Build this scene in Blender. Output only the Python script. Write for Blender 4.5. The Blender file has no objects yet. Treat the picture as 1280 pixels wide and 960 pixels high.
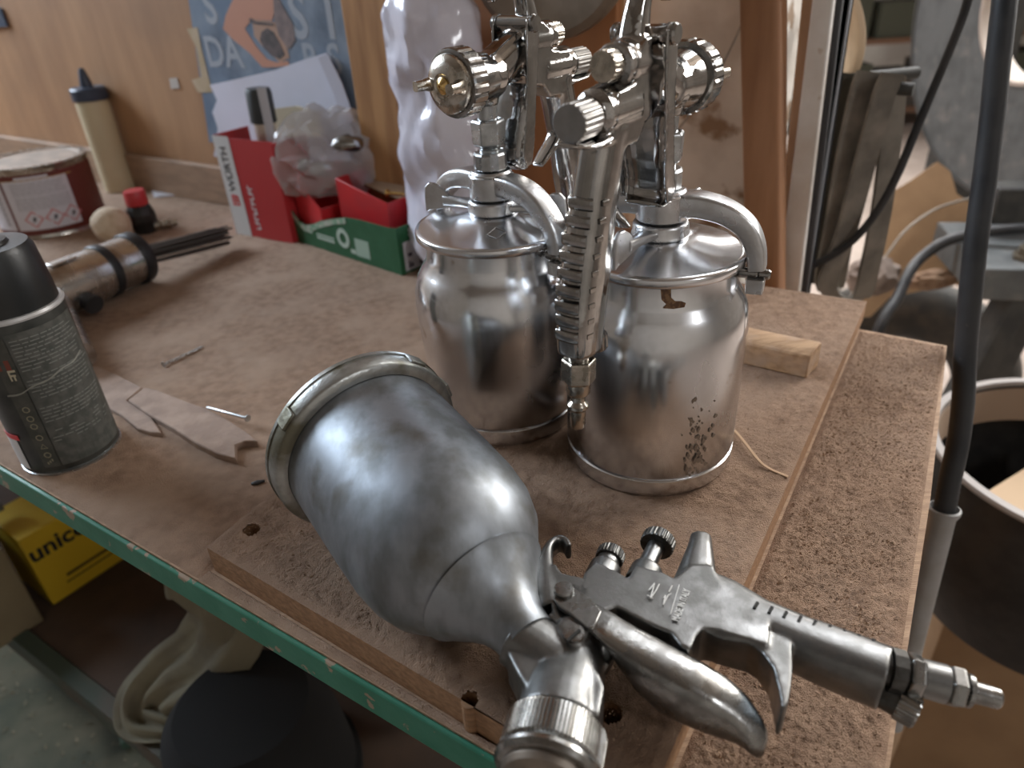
import bpy, bmesh, math, random
from math import sin, cos, pi, radians, atan2, hypot
from mathutils import Vector, Matrix, noise
random.seed(7)
S = bpy.context.scene
COL = S.collection
V = Vector

# ------------------------------------------------------------------ camera
F = 888.0; H = 0.27; PITCH = radians(31); ROLL = atan2(87, 1478)
fw = V((0, cos(PITCH), -sin(PITCH))); r0 = V((1, 0, 0)); u0 = V((0, sin(PITCH), cos(PITCH)))
rt = r0 * cos(ROLL) - u0 * sin(ROLL); upv = u0 * cos(ROLL) + r0 * sin(ROLL)
CAM = V((0, 0, H))
cam = bpy.data.cameras.new('camera'); cam.sensor_width = 36; cam.lens = F / 1280 * 36
cam.clip_start = 0.01; cam.dof.use_dof = True; cam.dof.focus_distance = 0.37; cam.dof.aperture_fstop = 7.5
co = bpy.data.objects.new('camera', cam); COL.objects.link(co)
Mc = Matrix((rt, upv, -fw)).transposed().to_4x4(); Mc.translation = CAM
co.matrix_world = Mc; S.camera = co
# ------------------------------------------------------------------ world and lights
w = bpy.data.worlds.new('world'); S.world = w; w.use_nodes = True
bgn = w.node_tree.nodes['Background']; bgn.inputs[0].default_value = (0.62, 0.70, 0.82, 1); bgn.inputs[1].default_value = 0.35
def area(name, loc, target, sx, sy, power, col):
    l = bpy.data.lights.new(name, 'AREA'); l.shape = 'RECTANGLE'; l.size = sx; l.size_y = sy; l.energy = power; l.color = col
    o = bpy.data.objects.new(name, l); COL.objects.link(o); o.location = loc
    o.rotation_euler = (V(target) - V(loc)).to_track_quat('-Z', 'Y').to_euler(); return o
area('window_light', (-2.4, 1.75, 1.35), (0, 0.5, 0), 1.3, 1.0, 62, (0.74, 0.86, 1.0))
area('window_light', (2.9, 1.9, 1.5), (0.2, 0.5, 0), 1.8, 1.2, 90, (1.0, 0.97, 0.93))
area('window_light', (1.6, 5.6, 1.6), (1.6, 3.0, -0.8), 3.2, 1.0, 120, (1.0, 0.97, 0.94))
area('window_light', (1.9, -1.5, 1.75), (0.1, 0.4, 0.1), 0.3, 0.8, 8, (0.97, 0.98, 1.0))
area('skylight', (0.3, 1.6, 2.08), (0.25, 1.1, 0), 2.8, 1.4, 84, (0.93, 0.96, 1.0))
vs = S.view_settings; vs.view_transform = 'Standard'; vs.look = 'None'; vs.gamma = 1; vs.use_curve_mapping = False; vs.exposure = 0.70

# ------------------------------------------------------------------ rays: pixel of the photograph -> point of the place
def ray(x, y): return fw + rt * ((x - 640) / F) - upv * ((y - 480) / F)
def P(x, y, z=0.0):
    d = ray(x, y); return CAM + d * ((z - H) / d.z)
def PD(x, y, d): return CAM + ray(x, y) * d
U = V((.829, -.559, 0)); NV = V((.559, .829, 0))
def PN(x, y, n):
    d = ray(x, y); return CAM + d * (n / d.dot(NV))
def T(s, n, z): return U * s + NV * n + V((0, 0, z))
ZB = -0.018           # bench top;  z = 0 is the top of the loose board
ZF = -0.87            # floor

# ------------------------------------------------------------------ materials
def rgb(c):
    if isinstance(c, str):
        c = [int(c[i:i + 2], 16) / 255 for i in (0, 2, 4)]
        c = [((v + .055) / 1.055) ** 2.4 if v > .04045 else v / 12.92 for v in c]
    return (c[0], c[1], c[2], 1)
MATS = {}
def mat(name, col, rough=.5, metal=0., col2=None, ns=30., lo=.4, hi=.62, det=5., bump=0., bs=300., st=(1, 1, 1), rv=0., trans=0., alpha=1., coat=0., col3=None, ns3=8., lo3=.55, hi3=.7, rot=0., bst=None):
    if name in MATS: return MATS[name]
    m = bpy.data.materials.new(name); m.use_nodes = True; nt = m.node_tree; b = nt.nodes['Principled BSDF']; L = nt.links.new
    b.inputs['Base Color'].default_value = rgb(col); b.inputs['Roughness'].default_value = rough; b.inputs['Metallic'].default_value = metal
    b.inputs['Transmission Weight'].default_value = trans; b.inputs['Alpha'].default_value = alpha; b.inputs['Coat Weight'].default_value = coat
    tc = nt.nodes.new('ShaderNodeTexCoord')
    def mp(scale):
        q = nt.nodes.new('ShaderNodeMapping'); q.inputs['Scale'].default_value = scale; q.inputs['Rotation'].default_value = (0, 0, rot)
        L(tc.outputs['Object'], q.inputs[0]); return q
    def ramp(fac, l, h, a, c):
        r = nt.nodes.new('ShaderNodeValToRGB'); r.color_ramp.elements[0].position = l; r.color_ramp.elements[1].position = h
        r.color_ramp.elements[0].color = a; r.color_ramp.elements[1].color = c; L(fac, r.inputs[0]); return r
    q = mp(st)
    n = nt.nodes.new('ShaderNodeTexNoise'); n.inputs['Scale'].default_value = ns; n.inputs['Detail'].default_value = det; L(q.outputs[0], n.inputs['Vector'])
    last = None
    if col2 is not None:
        last = ramp(n.outputs['Fac'], lo, hi, rgb(col), rgb(col2)).outputs[0]
    if col3 is not None:
        n3 = nt.nodes.new('ShaderNodeTexNoise'); n3.inputs['Scale'].default_value = ns3; n3.inputs['Detail'].default_value = 6; L(mp((1, 1, 1)).outputs[0], n3.inputs['Vector'])
        r3 = ramp(n3.outputs['Fac'], lo3, hi3, (0, 0, 0, 1), (1, 1, 1, 1))
        mx = nt.nodes.new('ShaderNodeMix'); mx.data_type = 'RGBA'; L(r3.outputs[0], mx.inputs[0])
        if last: L(last, mx.inputs[6])
        else: mx.inputs[6].default_value = rgb(col)
        mx.inputs[7].default_value = rgb(col3); last = mx.outputs[2]
    if last: L(last, b.inputs['Base Color'])
    if rv:
        r = nt.nodes.new('ShaderNodeMapRange'); r.inputs['To Min'].default_value = max(.03, rough - rv); r.inputs['To Max'].default_value = rough + rv
        L(n.outputs['Fac'], r.inputs[0]); r.inputs['From Min'].default_value = .3; r.inputs['From Max'].default_value = .7; L(r.outputs[0], b.inputs['Roughness'])
    if bump:
        nb = nt.nodes.new('ShaderNodeTexNoise'); nb.inputs['Scale'].default_value = bs; nb.inputs['Detail'].default_value = 5; L(mp(bst or st).outputs[0], nb.inputs['Vector'])
        bp = nt.nodes.new('ShaderNodeBump'); bp.inputs['Strength'].default_value = min(1., bump); bp.inputs['Distance'].default_value = .002
        L(nb.outputs['Fac'], bp.inputs['Height']); L(bp.outputs[0], b.inputs['Normal'])
    MATS[name] = m; return m
A34 = radians(34)
chrome = mat('chrome', (.44, .43, .42), .12, 1, (.30, .295, .285), 60, rv=.07, bump=.05, bs=180)
chrome_dark = mat('chrome_worn', (.34, .33, .315), .2, 1, (.23, .22, .21), 90, rv=.1, bump=.06, bs=240)
alu = mat('polished_aluminium', (.78, .80, .83), .21, 1, (.58, .58, .59), 26, .35, .75, rv=.09, bump=.035, bs=50, st=(1, 1, .5), col3=(.42, .36, .31), ns3=60, lo3=.66, hi3=.74)
alu_cast = mat('cast_aluminium', (.64, .65, .67), .32, 1, (.50, .50, .50), 70, rv=.1, bump=.08, bs=500)
alu_dull = mat('dull_turned_aluminium', (.30, .29, .28), .42, 1, (.22, .21, .195), 60, rv=.1, bump=.05, bs=400)
zinc = mat('zinc_plated_steel', (.55, .57, .59), .3, 1, (.38, .39, .39), 120, rv=.1)
nickel = mat('nickel_plated', (.56, .52, .46), .24, 1, (.34, .31, .26), 220, rv=.1, bump=.08, bs=900)
oxid = mat('oxidised_aluminium', (.29, .315, .345), .48, .85, (.17, .18, .185), 60, .40, .66, rv=.06, bump=.03, bs=260, st=(1.3, 1, .5), col3=(.13, .12, .10), ns3=38, lo3=.56, hi3=.74)
ringm = mat('paint_stained_aluminium', (.40, .41, .40), .42, .85, (.16, .15, .11), 45, .42, .62, rv=.1, bump=.2, bs=260)
satin = mat('satin_cast_metal', (.23, .23, .226), .38, 1, (.155, .155, .15), 90, rv=.1, bump=.05, bs=900, col3=(.20, .17, .13), ns3=60, lo3=.66, hi3=.78)
satin_b = mat('bright_worn_cast_metal', (.32, .32, .31), .28, 1, (.19, .186, .178), 95, .42, .62, rv=.12, bump=.08, bs=300)
knurlm = mat('dark_knurled_steel', (.10, .10, .096), .42, .8, (.055, .052, .047), 200, rv=.1)
brass = mat('brass', (.72, .50, .20), .25, 1)
blackrub = mat('black_rubber', (.016, .018, .022), .45, 0, (.035, .036, .038), 40, bump=.08, bs=200, col3=(.12, .1, .08), ns3=30, lo3=.68, hi3=.8)
darkm = mat('dark_hole', (.012, .011, .010), .8)
rust = mat('dried_varnish', (.10, .045, .02), .5, 0, (.20, .11, .05), 400, .45, .55)
def dustmat(name, a, b, c, bmp=.8, bsc=1500):
    return mat(name, a, .95, 0, b, 110, .36, .66, 8, bump=bmp, bs=bsc, col3=c, ns3=16, lo3=.45, hi3=.72)
dustA = dustmat('sawdust_on_board', (.340, .222, .148), (.225, .140, .092), (.305, .205, .142))
dustB = dustmat('sawdust_on_bench', (.345, .228, .155), (.245, .158, .105), (.385, .272, .195), .7, 1300)
woodedge = mat('cut_wood_edge', (.34, .19, .10), .7, 0, (.22, .12, .06), 30, .35, .65, 6, bump=.25, bs=60, st=(1, 14, 14), rot=A34)
wooddusty = mat('dusty_softwood', (.42, .28, .18), .8, 0, (.30, .19, .12), 40, bump=.4, bs=200, st=(1, 8, 8), rot=A34)
blockwood = mat('pale_block_wood', (.47, .30, .17), .75, 0, (.33, .20, .11), 25, bump=.3, bs=90, st=(1, 10, 10), rot=A34, col3=(.42, .29, .20), ns3=50, lo3=.5, hi3=.7)
greenp = mat('green_paint', (.028, .17, .105), .45, 0, (.045, .20, .13), 40, bump=.15, bs=120, col3=(.32, .24, .17), ns3=70, lo3=.625, hi3=.64)
ply = mat('plywood_wall', (.44, .25, .125), .6, 0, (.33, .175, .085), 7, .3, .7, 8, bump=.1, bs=30, st=(5, 5, .8), col3=(.27, .15, .08), ns3=5, lo3=.5, hi3=.75)
redwood = mat('orange_plywood', (.40, .17, .065), .6, 0, (.30, .12, .045), 8, .3, .7, 8, st=(5, 5, .8), bump=.1, bs=40)
studm = mat('pine_stud', (.44, .23, .09), .55, 0, (.30, .14, .05), 10, st=(6, 6, .7), bump=.1, bs=40)
plaster = mat('whitewashed_plaster', (.74, .71, .66), .9, 0, (.56, .52, .47), 18, .4, .65, 8, bump=.5, bs=60, col3=(.30, .21, .14), ns3=22, lo3=.60, hi3=.68)
concrete = mat('concrete_floor', (.36, .30, .26), .9, 0, (.27, .22, .19), 5, bump=.3, bs=40, col3=(.22, .18, .15), ns3=2, lo3=.5, hi3=.7)

# ------------------------------------------------------------------ mesh builder
class MB:
    def __init__(s, M=None): s.v = []; s.f = []; s.M = M or Matrix.Identity(4)
    def add(s, vs_, fs):
        k = len(s.v); s.v += [s.M @ V(p) for p in vs_]; s.f += [tuple(i + k for i in f) for f in fs]; return s
    def box(s, c, size, R=None):
        c = V(c); R = R or Matrix.Identity(3); pts = []
        for x in (-.5, .5):
            for y in (-.5, .5):
                for z in (-.5, .5): pts.append(c + R @ V((x * size[0], y * size[1], z * size[2])))
        return s.add(pts, [(0, 1, 3, 2), (4, 6, 7, 5), (0, 4, 5, 1), (2, 3, 7, 6), (0, 2, 6, 4), (1, 5, 7, 3)])
    def prism(s, poly, off):
        """poly: 3-D points of one face, off: vector to the opposite face"""
        poly = [V(p) for p in poly]; off = V(off); n = len(poly)
        nn = V((0, 0, 0))
        for i in range(n): nn += poly[i].cross(poly[(i + 1) % n])
        if nn.dot(off) > 0: poly.reverse()
        fs = [tuple(range(n)), tuple(range(2 * n - 1, n - 1, -1))] + [(i, i + n, (i + 1) % n + n, (i + 1) % n) for i in range(n)]
        return s.add(poly + [p + off for p in poly], fs)
    def lathe(s, prof, o=(0, 0, 0), ax=(0, 0, 1), seg=48, mod=None, closed=False, ph=0.):
        """prof: (r, t) along axis ax from o. mod(angle, r, t)->r"""
        o = V(o); ax = V(ax).normalized(); q = ax.to_track_quat('Z', 'Y'); ex = q @ V((1, 0, 0)); ey = q @ V((0, 1, 0))
        pts = []; fs = []; rings = []
        for r, t in prof:
            if r < 1e-6: rings.append([len(pts)]); pts.append(o + ax * t)
            else:
                rings.append(list(range(len(pts), len(pts) + seg)))
                for i in range(seg):
                    a = 2 * pi * i / seg + ph; rr = mod(a, r, t) if mod else r
                    pts.append(o + ax * t + (ex * cos(a) + ey * sin(a)) * rr)
        for A, B in zip(rings, rings[1:]):
            for i in range(seg):
                j = (i + 1) % seg
                if len(A) == 1 and len(B) == 1: break
                if len(A) == 1: fs.append((A[0], B[j], B[i]))
                elif len(B) == 1: fs.append((A[i], A[j], B[0]))
                else: fs.append((A[i], A[j], B[j], B[i]))
        if not closed:
            if len(rings[0]) > 1: fs.append(tuple(reversed(rings[0])))
            if len(rings[-1]) > 1: fs.append(tuple(rings[-1]))
        elif len(rings[0]) > 1 and len(rings[-1]) > 1:
            A, B = rings[-1], rings[0]
            for i in range(seg): j = (i + 1) % seg; fs.append((A[i], A[j], B[j], B[i]))
        return s.add(pts, fs)
    def sweep(s, path, wh, up=(0, 0, 1), ex=2., seg=16, caps=True):
        """superellipse section (half width w across, half height h along 'up') swept along path"""
        path = [V(p) for p in path]; up = V(up); pts = []; n = len(path)
        if not isinstance(wh, list): wh = [wh] * n
        for i, p in enumerate(path):
            t = (path[min(i + 1, n - 1)] - path[max(i - 1, 0)]).normalized()
            sd = t.cross(up)
            if sd.length < 1e-5: sd = t.orthogonal()
            sd.normalize(); uu = sd.cross(t).normalized(); w_, h_ = wh[i]
            for k in range(seg):
                a = 2 * pi * k / seg; ca, sa = cos(a), sin(a)
                x = math.copysign(abs(ca) ** (2 / ex), ca) * w_; y = math.copysign(abs(sa) ** (2 / ex), sa) * h_
                pts.append(p + sd * x + uu * y)
        fs = []
        for i in range(n - 1):
            for k in range(seg):
                j = (k + 1) % seg; fs.append((i * seg + k, i * seg + j, (i + 1) * seg + j, (i + 1) * seg + k))
        if caps: fs += [tuple(range(seg - 1, -1, -1)), tuple(range((n - 1) * seg, n * seg))]
        return s.add(pts, fs)
    def tube(s, path, r, seg=12):
        rr = r if isinstance(r, list) else [r] * len(path)
        return s.sweep(path, [(a, a) for a in rr], (0.13, 0.21, 0.97), 2., seg)
def spline(pts, k=6):
    pts = [V(p) for p in pts]; out = []
    for i in range(len(pts) - 1):
        a = pts[max(i - 1, 0)]; b = pts[i]; c = pts[i + 1]; d = pts[min(i + 2, len(pts) - 1)]
        for j in range(k):
            t = j / k; out.append(.5 * ((2 * b) + (c - a) * t + (2 * a - 5 * b + 4 * c - d) * t * t + (3 * b - a - 3 * c + d) * t ** 3))
    out.append(pts[-1]); return out
def lerp_list(vals, n):
    out = []
    for i in range(n):
        t = i / (n - 1) * (len(vals) - 1); k = min(int(t), len(vals) - 2); f = t - k
        a, b = vals[k], vals[k + 1]
        out.append(tuple(x + (y - x) * f for x, y in zip(a, b)) if isinstance(a, tuple) else a + (b - a) * f)
    return out
def tag(o, label=None, cat=None, group=None, kind=None):
    if label: o['label'] = label
    if cat: o['category'] = cat
    if group: o['group'] = group
    if kind: o['kind'] = kind
    return o
def thing(name, label, cat, loc, group=None):
    o = bpy.data.objects.new(name, None); COL.objects.link(o); o.location = loc; o.empty_display_size = .02
    return tag(o, label, cat, group)
def wloc(o):
    p = V((0, 0, 0))
    while o: p += o.location; o = o.parent
    return p
def build(name, mb, m, parent=None, sharp=32, bevel=0., bseg=2, remesh=0., smooth=0, sub=0, label=None, flat=False, clean=True, **tg):
    vs_ = mb.v
    if parent: og = wloc(parent); loc = V((0, 0, 0))
    else:
        og = V(((min(p.x for p in vs_) + max(p.x for p in vs_)) / 2, (min(p.y for p in vs_) + max(p.y for p in vs_)) / 2, min(p.z for p in vs_))); loc = og
    me = bpy.data.meshes.new(name); me.from_pydata([p - og for p in vs_], [], mb.f)
    bm = bmesh.new(); bm.from_mesh(me)
    if clean: bmesh.ops.recalc_face_normals(bm, faces=bm.faces)
    if not flat and not remesh:
        for f in bm.faces: f.smooth = True
        for e in bm.edges:
            if len(e.link_faces) == 2 and e.calc_face_angle(0) > radians(sharp): e.smooth = False
    bm.to_mesh(me); bm.free()
    o = bpy.data.objects.new(name, me); COL.objects.link(o); o.location = loc
    if parent: o.parent = parent
    me.materials.append(m)
    if bevel:
        b = o.modifiers.new('bevel', 'BEVEL'); b.width = bevel; b.segments = bseg; b.limit_method = 'ANGLE'; b.angle_limit = radians(35); b.harden_normals = False
    if remesh:
        r = o.modifiers.new('remesh', 'REMESH'); r.mode = 'VOXEL'; r.voxel_size = remesh; r.use_smooth_shade = True
        if smooth: q = o.modifiers.new('smooth', 'SMOOTH'); q.iterations = smooth; q.factor = .6
    if sub:
        q = o.modifiers.new('sub', 'SUBSURF'); q.levels = sub; q.render_levels = sub
    if label: o['label'] = label
    tag(o, None, tg.get('cat'), tg.get('group'), tg.get('kind')); return o
def textmesh(txt, size, o, ex, ey, off=.0003, depth=.0002, mb=None, align='CENTER', sx=1., bold=0.):
    """flat lettering laid in the plane (ex, ey) about o"""
    cu = bpy.data.curves.new('t', 'FONT'); cu.body = txt; cu.size = size; cu.align_x = align; cu.align_y = 'CENTER'; cu.extrude = depth; cu.resolution_u = 3; cu.offset = bold
    to = bpy.data.objects.new('t', cu); COL.objects.link(to); dg = bpy.context.evaluated_depsgraph_get()
    me = to.evaluated_get(dg).to_mesh(); ex = V(ex).normalized(); ey = V(ey); ey = (ey - ex * ey.dot(ex)).normalized(); ez = ex.cross(ey)
    mb = mb or MB(); mb.add([V(o) + ex * v.co.x * sx + ey * v.co.y + ez * (v.co.z + off) for v in me.vertices], [tuple(p.vertices) for p in me.polygons])
    to.evaluated_get(dg).to_mesh_clear(); bpy.data.objects.remove(to); bpy.data.curves.remove(cu); return mb
def knurl(n, d): return lambda a, r, t: r - (d if (int(a / (2 * pi) * n * 2 + .01) % 2) else 0)
def hexr(a, r, t): return r

# ================================================================== THE SETTING
def struct(name, mb, m, **k):
    o = build(name, mb, m, kind='structure', **k); return o
struct('floor', MB().box((1.2, 1.8, ZF - .05), (8, 9, .1)), concrete)
struct('ceiling', MB().box((1.2, 1.8, 2.15), (8, 9, .1)), mat('ceiling_boards', (.30, .25, .20), .9, 0, (.2, .16, .13), 3))
wallm = mat('old_limewash', (.42, .39, .35), .9, 0, (.30, .27, .24), 3, bump=.3, bs=20)
struct('wall_far', MB().box((1.2, 6.35, .6), (8, .1, 3)), wallm)
struct('wall_right', MB().box((5.25, 1.8, .6), (.1, 9, 3)), wallm)
struct('wall_left', MB().box((-2.85, 1.8, .6), (.1, 9, 3)), wallm)
struct('wall_near', MB().box((1.2, -2.75, .6), (8, .1, 3)), wallm)

def vbox(s0, s1, n0, n1, z0, z1, mb=None):
    mb = mb or MB(); return mb.prism([T(s0, n0, z0), T(s1, n0, z0), T(s1, n1, z0), T(s0, n1, z0)], (0, 0, z1 - z0))
NW = .64
sx0 = PN(440, 100, NW - .03).dot(U); sx1 = PN(507, 200, NW - .03).dot(U)
struct('wall_back', vbox(-2.6, -.30, NW, NW + .02, -.35, 1.9), ply)
struct('trim_1', vbox(-1.8, sx0 - .0005, NW - .012, NW - .0005, ZB, ZB + .055), mat('grey_skirting_plank', (.33, .21, .13), .7, 0, (.25, .16, .10), 12, st=(2, 2, 8), bump=.2, bs=40), bevel=.002)
struct('trim_2', vbox(sx0, sx1, NW - .03, NW - .0005, ZB, 1.9), studm, bevel=.002)
struct('trim_3', vbox(sx1 + .0005, -.293, NW - .012, NW - .0005, -.35, 1.9), redwood, bevel=.001)
struct('wall_partition', vbox(-.36, -.188, .73, .86, ZF, 2.1), plaster, bevel=.004)

# ---------------------------------------------------------------- workbench
bench = thing('workbench', 'long wooden workbench with a chipped green front edge under sawdust', 'workbench', T(-.6, .38, ZF))
top = [T(-1.7, .1375, ZB), T(.030, .1375, ZB), T(.024, .40, ZB), T(.0145, .612, ZB), T(-.2, .614, ZB), T(-.31, NW - .001, ZB), T(-1.7, NW - .001, ZB)]
build('worktop', MB().prism(top, (0, 0, -.020)), wooddusty, bench)
build('front_edging', MB().prism([T(-1.7, .1345, ZB - .0008), T(.0305, .1345, ZB - .0008), T(.0305, .1375, ZB - .0008), T(-1.7, .1375, ZB - .0008)], (0, 0, -.0195)), greenp, bench, bevel=.0008, label='green painted front edge, chipped')
for s_ in (-1.6, -.02):
    for n_ in (.19, .58):
        build('leg', vbox(s_ - .03, s_ + .03, n_ - .03, n_ + .03, ZF, ZB - .0205), studm, bench)
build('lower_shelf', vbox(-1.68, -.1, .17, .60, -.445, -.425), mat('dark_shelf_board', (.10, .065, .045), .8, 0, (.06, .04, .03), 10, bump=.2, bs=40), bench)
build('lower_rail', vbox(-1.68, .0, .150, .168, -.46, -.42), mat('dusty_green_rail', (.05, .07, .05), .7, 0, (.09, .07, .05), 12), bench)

# loose board lying on the bench
BC = [T(-.308, .147, 0), T(-.046, .1395, 0), T(-.052, .631, 0), T(-.345, .614, 0)]   # near-left, near-right, far-right, far-left
HOLES = [(P(315, 664, 0), .0048), (P(587, 876, 0), .0038), (P(762, 893, 0), .0052)]
def flat_with_holes(poly, holes, z1, z0):
    cu = bpy.data.curves.new('c', 'CURVE'); cu.dimensions = '2D'; cu.fill_mode = 'BOTH'; cu.extrude = (z1 - z0) / 2
    for pts in [poly] + [[c + V((cos(a * pi / 8), sin(a * pi / 8), 0)) * r for a in range(16)] for c, r in holes]:
        sp = cu.splines.new('POLY'); sp.points.add(len(pts) - 1); sp.use_cyclic_u = True
        for q, p in zip(sp.points, pts): q.co = (p.x, p.y, 0, 1)
    to = bpy.data.objects.new('c', cu); COL.objects.link(to); dg = bpy.context.evaluated_depsgraph_get(); me = to.evaluated_get(dg).to_mesh()
    mb = MB().add([V((v.co.x, v.co.y, v.co.z + (z0 + z1) / 2)) for v in me.vertices], [tuple(p.vertices) for p in me.polygons])
    to.evaluated_get(dg).to_mesh_clear(); bpy.data.objects.remove(to); bpy.data.curves.remove(cu); return mb
brd = thing('loose_board', 'loose wooden board with drilled holes lying on the bench under the spray guns', 'board', T(-.19, .38, ZB))
build('plank', flat_with_holes(BC, HOLES, 0, ZB + .0003), woodedge, brd, flat=True)

def dust(name, quad, step, holes, m, label, a1, a2, a3, base=.0004, seed=0., fall=.004, group=None, parent=None):
    q0, q1, q2, q3 = quad; W = (q1 - q0).length; D = (q3 - q0).length; nx = int(W / step); ny = int(D / step); mb = MB(); vv = []
    for j in range(ny + 1):
        b = j / ny
        for i in range(nx + 1):
            a = i / nx; p = (q0 * (1 - a) + q1 * a) * (1 - b) + (q3 * (1 - a) + q2 * a) * b
            e = min(a * W, (1 - a) * W, b * D, (1 - b) * D); k = min(1, e / fall)
            h = base + a1 * random.random() ** 3 + a2 * (noise.noise(p * 140 + V((0, seed, 0))) * .5 + .5) + a3 * (noise.noise(p * 18 + V((0, 0, seed))) * .5 + .5)
            vv.append(p + V((0, 0, h * k + .00008)))
    ff = []
    for j in range(ny):
        for i in range(nx):
            c = (vv[j * (nx + 1) + i] + vv[(j + 1) * (nx + 1) + i + 1]) / 2
            if any((c.xy - h.xy).length < r for h, r in holes): continue
            ff.append((j * (nx + 1) + i, j * (nx + 1) + i + 1, (j + 1) * (nx + 1) + i + 1, (j + 1) * (nx + 1) + i))
    mb.add(vv, ff); return build(name, mb, m, parent, clean=False, sharp=181, kind='stuff', **({} if parent else dict(label=label, cat='sawdust')))
dust('sawdust', BC, .0011, HOLES, dustA, 'coat of reddish-brown sawdust over the loose board', .0010, .0006, .0006)
dust('sawdust', [T(-.044, .142, ZB), T(.029, .142, ZB), T(.0135, .608, ZB), T(-.0505, .608, ZB)], .0011, [], dustA, 'thick lumpy sawdust on the bench strip to the right of the loose board', .0015, .0009, .0008, base=.0008, seed=5.)
dust('sawdust', [T(-1.25, .1385, ZB), T(-.31, .1385, ZB), T(-.347, .63, ZB), T(-1.25, .63, ZB)], .0026, [], dustB, 'thin trodden sawdust on the left half of the bench top', .0006, .0008, .0012, seed=9.)
dust('sawdust', [T(-.311, .1380, ZB), T(-.046, .1380, ZB), T(-.046, .1392, ZB), T(-.311, .1455, ZB)], .0010, [], dustB, 'line of sawdust on the ledge along the green bench edge', .0006, .0005, .0003, seed=3., fall=.001)
mb = MB()
for k in range(34000):
    r = random.random()
    if r < .50: s_, n_, z_, big = random.uniform(-.30, -.055), random.uniform(.15, .6), .0008, .8
    elif r < .90: s_, n_, z_, big = random.uniform(-.044, .012 + .0), random.uniform(.142, .605), ZB + .0014, 1.15; s_ += .016 * max(0, (.6 - n_) / .46) * random.random() * 1.0
    else: s_, n_, z_, big = random.uniform(-.8, -.35), random.uniform(.142, .5), ZB + .001, .8
    p = T(s_, n_, z_ + random.uniform(0, .0006)); q = random.uniform(.0003, .0010) * big * (1.6 if random.random() < .04 else 1)
    e_ = [V((random.uniform(-1, 1), random.uniform(-1, 1), random.uniform(-.3, .3))) * q for _ in range(3)]; c_ = V((0, 0, q * random.uniform(.5, .9)))
    mb.add([p + e_[0], p + e_[1], p + e_[2], p + c_ + e_[0] * .2, p - c_], [(0, 1, 3), (1, 2, 3), (2, 0, 3), (1, 0, 4), (2, 1, 4), (0, 2, 4)])
build('wood_crumb', mb, mat('wood_crumbs', (.46, .32, .22), .95, 0, (.30, .20, .13), 90, .3, .7), kind='stuff', label='loose crumbs of sawdust scattered over board and bench', cat='sawdust', flat=True)

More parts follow.
